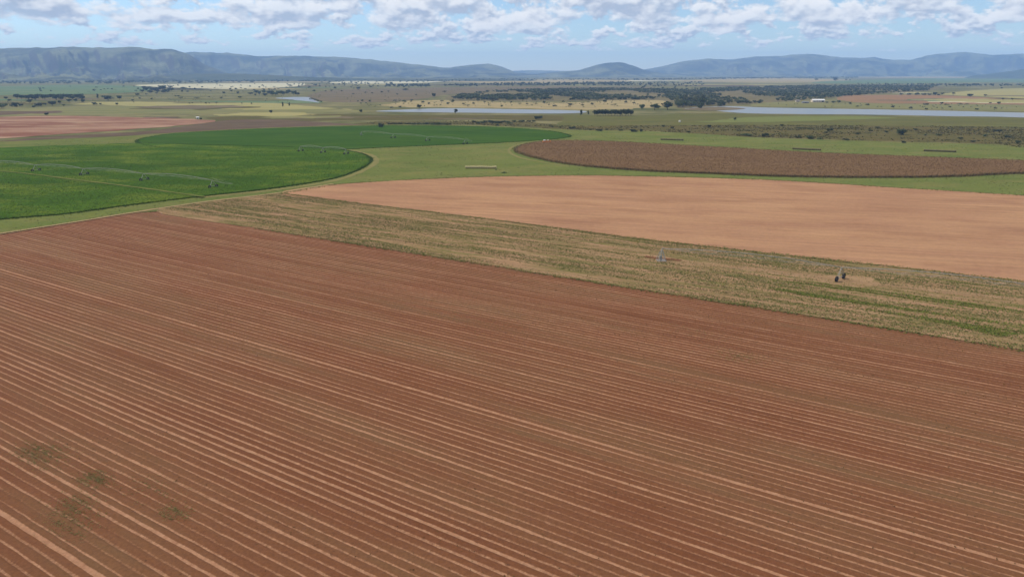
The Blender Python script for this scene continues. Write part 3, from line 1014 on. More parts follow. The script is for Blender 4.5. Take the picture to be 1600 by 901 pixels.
tufts('marsh_tussocks', P, 0.08, (0.3, 0.9), (0.7, 1.8), M['tussock'], 3, 1.3)


# ------------------------------------------------------------------ trees and bushes
def crown_np(kind, n, seed, leaf):
    r = np.random.default_rng(seed)
    # lobes inside a unit crown (radius 0.5, height 1)
    if kind == 'umbrella':
        lob = [(r.uniform(-0.28, 0.28), r.uniform(-0.28, 0.28), r.uniform(0.68, 0.84), r.uniform(0.16, 0.26), r.uniform(0.08, 0.13)) for _ in range(9)]
    elif kind == 'tall':
        lob = [(r.uniform(-0.16, 0.16), r.uniform(-0.16, 0.16), z, r.uniform(0.2, 0.34), r.uniform(0.10, 0.17)) for z in np.linspace(0.22, 0.88, 9)]
    elif kind == 'shrub':
        lob = [(r.uniform(-0.3, 0.3), r.uniform(-0.3, 0.3), r.uniform(0.22, 0.66), r.uniform(0.15, 0.28), r.uniform(0.16, 0.3)) for _ in range(9)]
    else:
        lob = [(r.uniform(-0.27, 0.27), r.uniform(-0.27, 0.27), r.uniform(0.36, 0.78), r.uniform(0.15, 0.27), r.uniform(0.12, 0.22)) for _ in range(11)]
    lob = np.array(lob)
    k = r.integers(0, len(lob), n)
    d = r.normal(0, 1, (n, 3))
    d /= np.linalg.norm(d, axis=1)[:, None]
    rad = r.uniform(0.55, 1.08, n)[:, None]
    L = lob[k]
    c = L[:, :3] + d * rad * np.stack([L[:, 3], L[:, 3], L[:, 4]], -1)
    c[:, 2] = np.maximum(c[:, 2], 0.06)
    nrm = d + r.normal(0, 0.5, (n, 3))
    nrm /= np.linalg.norm(nrm, axis=1)[:, None]
    a = np.cross(nrm, r.normal(0, 1, (n, 3)))
    a /= np.linalg.norm(a, axis=1)[:, None]
    b = np.cross(nrm, a)
    sz = r.uniform(0.6, 1.3, n)[:, None] * leaf
    V = np.stack([c - a * sz - b * sz * 0.6, c + a * sz - b * sz * 0.5, c + a * sz * 0.8 + b * sz * 0.7, c - a * sz * 0.7 + b * sz * 0.6], 1)
    return V.reshape(-1, 3)


def trunk_mb(kind, seed):
    r = random.Random(seed)
    mb = MB()
    top = {'umbrella': 0.62, 'tall': 0.80, 'shrub': 0.3, 'round': 0.5}[kind]
    th = {'umbrella': 0.035, 'tall': 0.03, 'shrub': 0.03, 'round': 0.04}[kind]
    mb.tube([(0, 0, -0.03), (r.uniform(-.02, .02), r.uniform(-.02, .02), top * 0.5), (r.uniform(-.04, .04), r.uniform(-.04, .04), top)], [th, th * 0.75, th * 0.4], 6)
    for i in range(5):
        a = i * 1.26 + r.random()
        z = top * r.uniform(0.45, 0.8)
        L = 0.3 if kind != 'tall' else 0.16
        mb.tube([(0, 0, z), (math.cos(a) * L * .5, math.sin(a) * L * .5, z + 0.10), (math.cos(a) * L, math.sin(a) * L, z + 0.2)], [th * .5, th * .35, th * .15], 5)
    return mb


PROTO = {}
for kind, leaf, mats, n in (('round', 0.075, ('leaf_dark', 'leaf_green', 'leaf_olive'), 340), ('umbrella', 0.07, ('leaf_dark', 'leaf_green', 'leaf_olive'), 260),
                            ('tall', 0.075, ('leaf_dark', 'leaf_green', 'leaf_olive'), 300), ('shrub', 0.08, ('leaf_dark', 'leaf_green', 'leaf_olive'), 280)):
    for mt in mats:
        for var in range(2):
            V = crown_np(kind, n, hash((kind, var)) % 1 + var * 31 + len(kind) * 7 + len(mt), leaf)
            cm = mesh_np('crown', V, np.arange(len(V)).reshape(-1, 4))
            cm.materials.append(M[mt])
            tm = trunk_mb(kind, var + len(kind)).mesh('trunk')
            tm.materials.append(M['bark'])
            PROTO[(kind, mt, var)] = (cm, tm)

NAMES = {'round': 'bushy_tree', 'umbrella': 'thorn_tree', 'tall': 'tall_tree', 'shrub': 'shrub'}
n_tree = [0]


def tree_at(px, py, w, h, kind, leaf, label, group=None, z=0.2, cat=None):
    g = gp(px, py, z)
    m_px = g.y / F_PX / CP * 1.0
    m_px = math.hypot(g.y, CAM_H) / F_PX
    n_tree[0] += 1
    cm, tm = PROTO[(kind, leaf, n_tree[0] % 2)]
    e = empty(NAMES[kind], g, random.uniform(0, 6.28))
    W, Hh = w * m_px, h * m_px
    e.scale = (W, W * random.uniform(0.85, 1.1), Hh)
    tag(e, label, cat or ('shrub' if kind == 'shrub' else 'tree'), group)
    link('crown', cm, None, e)
    link('trunk', tm, None, e)
    return e


S_ = lambda *a, **k: tree_at(*a, **k)
# singles one can point at
S_(596, 199.5, 10, 8.5, 'shrub', 'leaf_dark', 'dark rounded bush at the far rim of the deep green crop circle')
S_(712, 178.5, 6, 9, 'round', 'leaf_green', 'lone tree standing on the near shore of the long pond')
S_(655, 169.5, 9, 6, 'round', 'leaf_dark', 'dark tree on the far shore near the left end of the long pond')
S_(841, 186.5, 12, 6, 'shrub', 'leaf_dark', 'broad dark bush on the grass below the right part of the long pond')
S_(908, 180, 6, 8, 'tall', 'leaf_dark', 'dark upright tree just left of the dense hedge block by the pond')
S_(919, 179, 4, 6, 'tall', 'leaf_green', 'slim pale tree between the dark upright tree and the hedge block')
S_(1409, 210.5, 16, 10, 'shrub', 'leaf_dark', 'largest dark bush alone on the marsh at right below the river')
S_(1297, 205.5, 10, 6, 'shrub', 'leaf_dark', 'squat black-green bush on the marsh left of the largest bush')
S_(1148, 189, 5, 6, 'round', 'leaf_green', 'small tree in the bright green meadow below the river mouth')
S_(1108, 199.5, 5, 5, 'shrub', 'leaf_dark', 'small dark bush on grey grass below the bright green meadow')
S_(423, 176.5, 5, 5, 'shrub', 'leaf_dark', 'single dark bush on the yellow grass left of the ponds')
S_(564, 175.5, 6, 5, 'shrub', 'leaf_dark', 'dark bush just left of the long pond tip')
S_(442, 167, 4, 7, 'tall', 'leaf_dark', 'taller of two slim trees in the yellow grass under the small pond')
S_(452, 166, 3, 5.5, 'tall', 'leaf_dark', 'shorter of two slim trees in the yellow grass under the small pond')
S_(169, 157, 19, 8, 'round', 'leaf_dark', 'wide dark tree right of the long grove at far left')
S_(187, 156, 7, 7, 'round', 'leaf_dark', 'small dark tree right of the wide tree at far left')
S_(153, 154, 4, 7, 'tall', 'leaf_dark', 'narrow upright tree between the long grove and the wide tree')
S_(73, 180, 6, 4.5, 'shrub', 'leaf_dark', 'small dark bush above the red field at far left')
S_(314, 187, 4, 3.5, 'shrub', 'leaf_dark', 'tiny dark bush beside the white hut at the red field tip')
S_(1043, 171.5, 18, 13, 'round', 'leaf_dark', 'tallest dark round tree at the left end of the wood by the river')
S_(1023, 172, 16, 10, 'round', 'leaf_green', 'broad bushy tree between the hedge block and the tall dark tree', )
S_(1003, 171.5, 10, 9, 'round', 'leaf_green', 'bushy tree directly right of the hedge block end')
S_(1516, 151.5, 9, 5, 'round', 'leaf_dark', 'wide dark tree where the tan and yellow fields meet at right')
S_(1489, 149.5, 5, 5, 'umbrella', 'leaf_dark', 'small tree at the left corner of the yellow meadow')
S_(1539, 152.5, 5, 5, 'umbrella', 'leaf_dark', 'small tree right of the wide tree on the yellow meadow edge')
S_(1567, 157.5, 5, 4.5, 'umbrella', 'leaf_dark', 'left of the two small trees at the tan field right edge')
S_(1581, 158, 5, 4.5, 'umbrella', 'leaf_dark', 'right of the two small trees at the tan field right edge')
S_(254, 141, 11, 8, 'round', 'leaf_dark', 'high dark tree crowning the grove behind the pale veld at left')
S_(1305, 127, 9, 6, 'round', 'leaf_dark', 'dark clump standing above the far tree line at right')
S_(775, 265.8, 3, 1.6, 'shrub', 'leaf_green', 'low dark weed bush beside the pale row of bales', z=0.24)
S_(788, 270.3, 8, 2.2, 'shrub', 'leaf_green', 'flat dark green weed clump between the bales and the orange field', z=0.24)

GR = {
    'left': ('dark veld tree below the long grove at far left', 'veld trees at far left'),
    'grove': ('dark tree packed in the long grove at far left', 'long grove at far left'),
    'grove2': ('dark blue-green tree in the grove behind the pale veld at left', 'grove behind the pale veld'),
    'midleft': ('small tree on the pale veld left of the small pond', 'veld trees left of the small pond'),
    'pondgrove': ('dark tree in the grove behind the small pond', 'grove behind the small pond'),
    'straw': ('bush on the straw-coloured bank behind the long pond', 'bushes on the straw bank'),
    'greyveld': ('small dark tree on grey veld right of the small pond', 'trees on the grey veld'),
    'hedge': ('dark evergreen tree in the dense hedge block by the pond', 'dense hedge block'),
    'marsh': ('dark bush among marsh tussocks beyond the green circles', 'bushes on the marsh'),
    'rimrow': ('low dark bush in the row along the far rim of the far crop circle', 'bush row beyond the crop circle'),
    'wood': ('green tree in the wood left of the river mouth', 'wood left of the river'),
    'thorn': ('thorn tree in the broad bush belt behind the straw bank', 'broad bush belt'),
    'rbelt': ('thorn tree in the bush belt behind the farm sheds', 'bush belt behind the farm sheds'),
    'farm': ('dark tree close around the white-roofed farm shed', 'trees around the farm shed'),
    'bank': ('bush on the green bank under the tan field', 'bushes on the river bank'),
    'tanedge': ('dark shrub along the upper left edge of the tan field', 'shrubs at the tan field edge'),
    'fardots': ('tiny dark tree on the pale slope under the right hills', 'trees on the far pale slope'),
}


ORD = ['first', 'second', 'third', 'fourth', 'fifth', 'sixth', 'seventh', 'eighth', 'ninth', 'tenth', 'eleventh', 'twelfth', 'thirteenth', 'fourteenth', 'fifteenth',
       'sixteenth', 'seventeenth', 'eighteenth', 'nineteenth', 'twentieth']
for k_ in range(20, 60):
    ORD.append({2: 'twenty', 3: 'thirty', 4: 'forty', 5: 'fifty'}[(k_ + 1) // 10] + '-' + ORD[(k_ + 1) % 10 - 1] if (k_ + 1) % 10 else {30: 'thirtieth', 40: 'fortieth', 50: 'fiftieth', 60: 'sixtieth'}[k_ + 1])
SCATTERED = {'left', 'midleft', 'straw', 'greyveld', 'marsh', 'farm', 'bank', 'tanedge', 'fardots'}


def many(key, lst, kind, leaf):
    lb, gr = GR[key]
    if key in SCATTERED:
        lst = sorted(lst, key=lambda q: q[0])
    for i_, it in enumerate(lst):
        px, py, w = it[:3]
        h = it[3] if len(it) > 3 else w * random.uniform(0.65, 0.9)
        k = kind if isinstance(kind, str) else random.choice(kind)
        lf = leaf if isinstance(leaf, str) else random.choice(leaf)
        tree_at(px, py, w, h, k, lf, lb + (', %s from the left' % ORD[i_] if key in SCATTERED else ''), gr)


many('left', [(5, 168, 13, 8), (23, 167, 12, 8), (46, 161, 10, 6), (60, 166, 10, 6), (82, 165, 13, 7), (33, 166, 6), (70, 164, 5), (93, 162, 6), (108, 160, 8), (118, 159, 6), (130, 160, 7),
              (148, 163.5, 8, 4), (183, 164.5, 5), (53, 168, 5), (15, 158, 6), (100, 166, 4), (157, 164, 4), (10, 155, 6)], ('round', 'shrub'), ('leaf_dark', 'leaf_dark', 'leaf_green'))
many('grove', [(28 + i * 5.3 + random.uniform(-2, 2), 155.5 + random.uniform(-2.0, 1.2), random.uniform(8, 13), random.uniform(6, 8)) for i in range(20)], 'round', 'leaf_dark')
many('grove2', [(222 + i * 2.9 + random.uniform(-2, 2), 143.5 + random.uniform(-4, 2.5), random.uniform(6, 10), random.uniform(4.5, 6.5)) for i in range(17)] + [(266, 137.5, 8, 3.5), (286, 138.5, 9, 2.5)], 'round', 'leaf_dark')
many('midleft', [(215, 150, 6), (207, 158, 4), (245, 148, 5), (229, 149, 4), (275, 152, 4), (279, 152.5, 4), (282, 155, 8, 3.5), (308, 154.5, 9, 2.5), (346, 155.5, 6), (375, 155.5, 6), (285, 144, 4), (296, 162.5, 3),
                 (301, 162.5, 3), (322, 162.5, 3.5), (327, 162.6, 3), (338, 162.6, 4.5), (378, 162.8, 3), (393, 163, 3), (360, 140.5, 4), (377, 139.5, 4), (391, 147.5, 9, 3), (399, 150, 4), (372, 147, 5),
                 (350, 147, 5), (327, 153, 3), (413, 141.5, 3.5), (219, 155, 4), (237, 155.5, 4)], ('round', 'umbrella'), 'leaf_dark')
many('pondgrove', [(402 + i * 4.2 + random.uniform(-2, 2), 149.5 + random.uniform(-3.5, 2), random.uniform(6, 10), random.uniform(4.5, 6.5)) for i in range(16)] +
     [(487, 155.5, 6, 2.6), (492, 157, 6, 2.8), (497, 158.5, 6, 2.8), (502, 160, 5, 2.6)], 'round', ('leaf_dark', 'leaf_green'))
many('greyveld', [(491, 145, 5), (509, 144, 4), (518, 144, 5), (524, 139, 5), (552, 148.5, 4), (553, 140, 4), (560, 140.5, 6), (582, 147, 4), (559, 160, 4), (564, 163.5, 4), (566, 159, 4), (578, 159.5, 4.5),
                  (572, 162.5, 4), (597, 145, 4), (607, 145, 4), (621, 149.5, 4), (634, 141.5, 10, 3), (650, 150, 4), (678, 152.5, 6, 7), (695, 145.5, 8, 3.5), (571, 147, 4), (534, 144, 4), (500, 136, 4)], ('round', 'umbrella'), 'leaf_dark')
many('straw', [(690, 161, 6), (661, 161, 5), (708, 160, 6), (724, 165, 5), (731, 166.5, 9, 3), (757, 162.5, 5), (770, 161, 7), (784, 167, 4), (812, 164, 6, 3), (837, 164, 4), (858, 165.5, 4), (867, 166.5, 7, 3), (891, 165.5, 9, 4),
               (960, 166.5, 6), (618, 160, 6), (631, 160, 6), (643, 159, 5), (625, 168, 5, 3), (612, 169, 6, 3), (747, 160, 6), (700, 163, 5), (670, 163, 5), (925, 164, 5), (945, 161, 6), (978, 161, 5), (990, 164, 6),
               (798, 163, 5), (824, 165, 5), (880, 162, 5), (850, 162, 6), (910, 167, 5), (740, 163, 4)], ('shrub', 'umbrella', 'round'), ('leaf_dark', 'leaf_olive', 'leaf_green'))
many('hedge', [(929 + i * 4.4 + random.uniform(-0.6, 0.6), 181.0 + random.uniform(-0.5, 0.3), random.uniform(8, 10), random.uniform(8.5, 10.5)) for i in range(14)], 'round', 'leaf_dark')
many('marsh', [(894, 201.5, 11, 4), (863, 199, 5, 2.5), (875, 199.5, 4, 2), (922, 203.5, 5, 2), (936, 204.8, 10, 3), (990, 206, 13, 4.5), (1002, 206, 6, 5), (1036, 198.5, 5, 3.5), (1050, 201, 5, 3.5), (1221, 197, 6, 3),
               (1165, 212.5, 16, 5), (1196, 213.5, 13, 6), (1265, 217, 12, 6), (1280, 218, 9, 4), (1247, 215.5, 9, 3.5), (1322, 219.5, 9, 3.5), (1412, 223.5, 8, 4), (1445, 212, 6, 3), (1467, 212, 9, 3), (1558, 205, 13, 3),
               (1250, 201, 8, 2.5), (1265, 202, 6, 2.5), (1290, 208, 6, 3), (1340, 210, 7, 2.5), (1360, 205, 7, 2.5), (1385, 207, 6, 3), (1500, 217, 8, 3), (1540, 213, 9, 3.5), (1575, 215, 9, 4), (1520, 222, 8, 3), (1590, 224, 9, 5),
               (1120, 205, 5, 2.5), (1075, 207, 7, 2.5), (948, 203, 5, 2), (970, 204.5, 7, 2.5), (1371, 200, 8, 2.5), (1430, 203, 7, 2.5), (803, 190.5, 8, 3), (815, 190.5, 9, 3), (826, 190.8, 7, 3), (834, 190.5, 7, 3)],
     'shrub', ('leaf_dark', 'leaf_dark', 'leaf_green'))
many('rimrow', [(608 + i * 5.0 + random.uniform(-2, 2), 194.2 + i * 0.05 + random.uniform(-0.5, 0.5), random.uniform(5, 8), random.uniform(2, 3.6)) for i in range(20)] + [(686, 195.5, 9, 4.5), (777, 196.5, 6, 3)] +
     [(742 + i * 4.5 + random.uniform(-1.5, 1.5), 192.5 + random.uniform(-1.6, 1.6), random.uniform(6, 10), random.uniform(3, 4.5)) for i in range(13)], 'shrub', ('leaf_dark', 'leaf_dark', 'leaf_green'))
many('wood', [(1054 + random.uniform(0, 46), 170 - random.uniform(0, 12), random.uniform(9, 14), random.uniform(8, 12)) for i in range(22)], ('round', 'tall', 'round'), ('leaf_green', 'leaf_olive'))
many('farm', [(1233, 156.5, 9, 5.5), (1226, 158, 6, 3.5), (1247, 156, 7, 4.5), (1302, 161.5, 8, 4), (1310, 161.2, 8, 4.5), (1292, 161.5, 5, 3), (1275, 152.5, 7, 4), (1258, 153, 7, 4.5), (1295, 153, 8, 5), (1215, 157.5, 6, 3.5)], 'round', ('leaf_dark', 'leaf_green'))
many('bank', [(1355, 164.5, 7, 3), (1395, 168, 6, 3.5), (1446, 164, 9, 3), (1471, 162.2, 5, 3), (1478, 164, 6, 2), (1500, 163.3, 9, 2), (1511, 163.5, 5, 2), (1423, 170, 6, 4), (1484, 168, 4, 2.5), (1526, 172, 5, 3), (1560, 162.5, 5, 4), (1547, 161.5, 4, 2),
              (1555, 170, 5, 2), (1328, 163, 5), (1340, 167, 5, 2.5), (1447, 171.5, 4, 3)], 'shrub', ('leaf_dark', 'leaf_green', 'leaf_olive'))
many('tanedge', [(1433, 148.5, 8, 4), (1443, 148.7, 7, 3.5), (1452, 148.8, 7, 3), (1461, 148.5, 7, 5), (1466, 149.3, 5, 3), (1473, 147.5, 5, 3), (1420, 148.3, 7, 3), (1408, 148.3, 7, 3), (1340, 148.7, 9, 4), (1328, 149.8, 8, 4)], 'shrub', 'leaf_dark')
many('fardots', [(1275, 125.5, 6, 2.5), (1322, 126, 5, 2.6), (1328, 126, 3, 1.8), (1565, 139, 4, 2.5), (1015, 133, 7, 4)], 'round', 'leaf_dark')

belt1 = [(705, 155), (720, 148), (790, 142), (860, 140), (1000, 139), (1060, 141), (1060, 154), (1000, 156), (920, 157), (840, 157), (770, 157)]
belt2 = [(1060, 167.5), (1030, 142), (1160, 137), (1300, 134), (1460, 135), (1450, 142), (1330, 149.5), (1300, 153), (1220, 160), (1120, 166)]


def in_px(poly, n):
    a = np.array(poly, float)
    out = []
    while len(out) < n:
        x, y = rng.uniform(a[:, 0].min(), a[:, 0].max()), rng.uniform(a[:, 1].min(), a[:, 1].max())
        if inside(a, np.array([x]), np.array([y]))[0]:
            out.append((x, y))
    return out


def near_first(n_take, pts):
    """the nearest ones show largest"""
    pts = sorted(pts, key=lambda p: -p[1])
    return pts[:n_take], pts[n_take:]


def uniform_ground(poly, n):
    """spread evenly over the land itself"""
    g = [gp(x, y) for x, y in poly]
    a = xy(g)
    P = np.stack([rng.uniform(a[:, 0].min(), a[:, 0].max(), n * 6), rng.uniform(a[:, 1].min(), a[:, 1].max(), n * 6)], -1)
    P = P[inside(a, P[:, 0], P[:, 1])][:n]
    return P


def px_of(x, y, z=0.0):
    dz = z - CAM_H
    f = y * CP - dz * SP
    up = y * SP + dz * CP
    return 800 + F_PX * x / f, 450.5 - F_PX * up / f


rest = []
for key, poly, n_all, n_keep in (('thorn', belt1, 4000, 120), ('rbelt', belt2, 5200, 100)):
    P = uniform_ground(poly, n_all)
    d = fbm(P[:, 0] * 0.009, P[:, 1] * 0.004, 91, 3)
    P = P[d > (0.45 if key == 'thorn' else 0.38)]
    P = P[np.argsort(P[:, 1])]
    lst = []
    for x, y in P[:n_keep]:
        px, py = px_of(x, y)
        wm = random.uniform(6, 13)
        lst.append((px, py, wm * F_PX / math.hypot(y, 60), wm * random.uniform(0.55, 0.8) * F_PX / math.hypot(y, 60)))
    many(key, lst, ('umbrella', 'round', 'shrub'), ('leaf_olive', 'leaf_green', 'leaf_green', 'leaf_dark'))
    rest += [(x, y, random.uniform(6, 12), random.uniform(4.5, 8)) for x, y in P[n_keep:]]


def wood_mass(name, items, leaf, n=46, seed=1):
    """far trees that read as one mass"""
    if not items:
        return
    bases = [crown_np(k, n, seed + i, 0.14) for i, k in enumerate(('round', 'umbrella', 'round', 'shrub'))]
    vs = []
    for i, (x, y, w, h) in enumerate(items):
        b = bases[i % 4]
        a = random.uniform(0, 6.28)
        ca, sa = math.cos(a), math.sin(a)
        q = np.empty_like(b)
        q[:, 0] = x + w * (b[:, 0] * ca - b[:, 1] * sa)
        q[:, 1] = y + w * (b[:, 0] * sa + b[:, 1] * ca)
        q[:, 2] = 0.1 + h * b[:, 2]
        vs.append(q)
    V = np.concatenate(vs)
    me = mesh_np(name, V, np.arange(len(V)).reshape(-1, 4))
    tag(link(name, me, M[leaf]), kind='stuff')


wood_mass('thornveld', rest[0::3], 'leaf_green', 46, 3)
wood_mass('thornveld', rest[1::3], 'leaf_dark', 46, 9)
wood_mass('thornveld', rest[2::3], 'leaf_olive', 46, 5)


def line_items(poly, n, w=(8, 15), h=(6, 10)):
    P = uniform_ground(poly, n)
    return [(x, y, random.uniform(*w), random.uniform(*h)) for x, y in P]


far = []
far += line_items([(690, 136), (690, 134), (800, 131.5), (985, 129.5), (1000, 133), (985, 134.5), (800, 134.5)], 420, (9, 16), (8, 13))
far += line_items([(604, 136.5), (604, 134), (672, 134), (672, 136.5)], 90, (9, 16), (8, 13))
far += line_items([(960, 126.5), (960, 125.2), (1200, 121.5), (1340, 121), (1340, 122.5), (1200, 123.5)], 420, (14, 24), (9, 15))
far += line_items([(1450, 135), (1450, 133), (1600, 133), (1760, 136), (1760, 138), (1600, 135.5)], 190, (9, 16), (7, 11))
far += line_items([(1000, 139), (1000, 130), (1100, 128.5), (1100, 138)], 90, (9, 14), (7, 10))
far += line_items([(-100, 133), (-100, 129), (240, 127), (500, 125), (500, 128), (240, 131)], 420, (14, 26), (8, 14))
far += line_items([(500, 134), (500, 126), (700, 124.5), (980, 123), (980, 125), (700, 128)], 260, (12, 22), (7, 12))
far += line_items([(440, 140), (440, 132), (620, 131), (620, 137)], 70, (8, 13), (6, 9))
far += line_items([(1340, 136), (1340, 131), (1460, 132), (1460, 136)], 60, (8, 13), (6, 9))
far += line_items([(60, 150), (60, 136), (440, 131), (440, 142)], 60, (8, 13), (5, 8))
wood_mass('far_tree_belt', far, 'leaf_dark', 34, 17)
dots = []
for poly, n in (([(0, 166), (0, 150), (200, 140), (480, 131), (620, 132), (640, 150), (560, 160), (400, 160), (200, 163)], 330), ([(560, 168), (600, 156), (720, 156), (1000, 156), (1040, 164), (900, 169), (700, 167)], 170),
                ([(1200, 163), (1330, 162), (1600, 165), (1700, 172), (1600, 174), (1400, 170), (1200, 166)], 60), ([(1100, 136), (1300, 126), (1600, 124), (1600, 132), (1300, 133)], 140),
                ([(620, 140), (700, 137), (1000, 135), (1000, 138), (800, 141), (700, 146), (640, 150)], 60)):
    P = uniform_ground(poly, n)
    dots += [(x, y, random.uniform(2.0, 5.5), random.uniform(1.3, 3.6)) for x, y in P]
wood_mass('veld_scrub', dots, 'leaf_olive', 26, 23)


# ------------------------------------------------------------------ centre-pivot irrigation
def tyre_mesh():
    mb = MB()
    prof = [(0.34, -0.14), (0.52, -0.19), (0.66, -0.19), (0.72, -0.10), (0.72, 0.10), (0.66, 0.19), (0.52, 0.19), (0.34, 0.14)]
    n = 18
    vs = [(r * math.cos(2 * math.pi * k / n) * (1.03 if (k % 2 and r > 0.7) else 1), w, 0.72 + r * math.sin(2 * math.pi * k / n)) for k in range(n) for r, w in prof]
    m = len(prof)
    fs = [(k * m + j, k * m + (j + 1) % m, ((k + 1) % n) * m + (j + 1) % m, ((k + 1) % n) * m + j) for k in range(n) for j in range(m)]
    mb.add(vs, fs)
    return mb


def pivot(label, pts, centre=False, overhang=14.0, pipe_r=0.13, z_pipe=4.0, twist=0.0):
    """pts: ground points from the inner end to the outermost tower"""
    root = empty('centre_pivot_irrigator', (pts[0].x, pts[0].y, 0.3))
    tag(root, label, 'irrigator')
    o0 = Vector((pts[0].x, pts[0].y, 0.3))
    P3 = [Vector((p.x, p.y, 0)) - Vector((o0.x, o0.y, 0)) for p in pts]
    if overhang:
        d = (P3[-1] - P3[-2]).normalized()
        P3o = P3 + [P3[-1] + d * overhang]
    else:
        P3o = P3
    for i in range(len(P3o) - 1):
        a, b = P3o[i], P3o[i + 1]
        last = overhang and i == len(P3o) - 2
        n = 14
        arch = 1.3 if not last else -0.5
        top, low1, low2 = [], [], []
        d = (b - a).normalized()
        nr = Vector((-d.y, d.x, 0))
        for k in range(n + 1):
            u = k / n
            q = a.lerp(b, u)
            zc = z_pipe + arch * 4 * u * (1 - u) - (0.8 * u if last else 0)
            top.append(Vector((q.x, q.y, zc)))
            sag = 1.15 * min(1.0, 4.0 * u, 4.0 * (1 - u))
            low1.append(top[-1] + nr * 0.75 * min(1, 6 * u, 6 * (1 - u)) - Vector((0, 0, sag)))
            low2.append(top[-1] - nr * 0.75 * min(1, 6 * u, 6 * (1 - u)) - Vector((0, 0, sag)))
        mb = MB()
        mb.tube(top, pipe_r if not last else pipe_r * 0.7, 8)
        mb.build('pipe_span', M['galv'], root, True)
        if not last:
            mb = MB()
            mb.tube(low1, 0.018, 4)
            mb.tube(low2, 0.018, 4)
            for k in range(2, n - 1, 2):
                mb.tube([top[k - 1], low1[k]], 0.02, 4)
                mb.tube([top[k + 1], low1[k]], 0.02, 4)
                mb.tube([top[k - 1], low2[k]], 0.02, 4)
                mb.tube([top[k + 1], low2[k]], 0.02, 4)
                mb.tube([low1[k], low2[k]], 0.02, 4)
            mb.build('truss', M['galv'], root)
        else:
            mb = MB()
            mb.tube([top[0] + Vector((0, 0, 1.3)), top[n // 2]], 0.03, 4)
            mb.tube([top[0] + Vector((0, 0, 1.3)), top[n]], 0.03, 4)
            mb.build('stay_cable', M['galv'], root)
    for i, p in enumerate(P3):
        d = (P3[min(i + 1, len(P3) - 1)] - P3[max(i - 1, 0)]).normalized()
        ang = math.atan2(d.y, d.x)
        if centre and i == 0:
            mb = MB()
            for sx in (-1, 1):
                for sy in (-1, 1):
                    mb.tube([(sx * 1.4, sy * 1.4, 0.1), (sx * 0.22, sy * 0.22, 3.6)], 0.07, 6)
            for z in (1.2, 2.4):
                w = 1.4 - z / 3.6 * 1.18
                ring = [(-w, -w, z), (w, -w, z), (w, w, z), (-w, w, z), (-w, -w, z)]
                for a, b in zip(ring[:-1], ring[1:]):
                    mb.tube([a, b], 0.04, 4)
            t = mb.build('pivot_tower', M['galv'], root)
            t.location = p
            mb = MB()
            mb.tube([(0, 0, 0), (0, 0, 4.0)], 0.13, 8)
            mb.tube([(0, 0, 3.9), (0.25, 0, 4.25), (0.9, 0, 4.05)], 0.13, 8)
            rp = mb.build('riser_pipe', M['galv'], root, True)
            rp.location = p
            rp.rotation_euler.z = ang
            mb = MB()
            mb.box((0, 0, -0.1), (3.0, 3.0, 0.3))
            c = mb.build('concrete_pad', M['concrete'], root)
            c.location = p
            mb = MB()
            mb.box((0, 0, 1.5), (0.8, 0.4, 1.3))
            mb.box((0, 0, 0.5), (0.12, 0.12, 1.0))
            c = mb.build('control_panel', M['galv'], root)
            c.location = p + Vector((-0.6, -1.75, 0))
            continue
        tw = empty('drive_tower', p, ang + twist)
        tw.parent = root
        nrm = 1
        for s in (-1, 1):
            mb = MB()
            mb.tube([(0.25, s * 2.1, 0.95), (0.05, s * 0.12, z_pipe - 0.1)], 0.065, 6)
            mb.tube([(-0.25, s * 2.1, 0.95), (-0.05, s * 0.12, z_pipe - 0.1)], 0.065, 6)
            mb.tube([(0.2, s * 1.35, 2.1), (-0.2, s * 1.35, 2.1)], 0.04, 4)
            mb.build('leg', M['galv'], tw)
            w = tyre_mesh().build('wheel', M['tyre'], tw)
            w.location = (0, s * 2.35, -0.05)
            w.rotation_euler = (0, 0, math.pi / 2)
            w.scale = (1.2, 1.3, 1.2)
        mb = MB()
        mb.tube([(0, -2.3, 0.9), (0, 2.3, 0.9)], 0.10, 6)
        mb.tube([(0, -1.3, 2.15), (0, 1.3, 2.15)], 0.04, 5)
        mb.build('base_beam', M['galv'], tw)
    return root


T4, T3, T2, T1 = gp(333.5, 294), gp(226, 283), gp(132, 274.5), gp(57, 268.5)
d_ = (T1 - T2)
pivot('long galvanised irrigation boom on wheeled towers crossing the near green crop circle', [T1 + d_ * 2.1, T1 + d_ * 1.05, T1, T2, T3, T4], False, 15.0, 0.10)
C0, C1 = gp(1033, 408), gp(1312, 439)
d_ = C1 - C0
pivot('irrigation boom with pivot tower on the weedy strip beside the orange field', [C0, C1, C1 + d_, C1 + d_ * 2], True, 0, 0.08, twist=R(-24))
F0, F3 = gp(565, 212.5), gp(727, 226)
pivot('distant irrigation boom with upright pivot tower on the far crop circle', [F0 + (F3 - F0) * k / 3 for k in range(4)], True, 8.0, 0.06)
H0, H1 = gp(470, 237.5), gp(541, 242)
pivot('short pale irrigation boom near the right rim of the near crop circle', [H0, H0.lerp(H1, 0.5), H1], False, 0, 0.11)


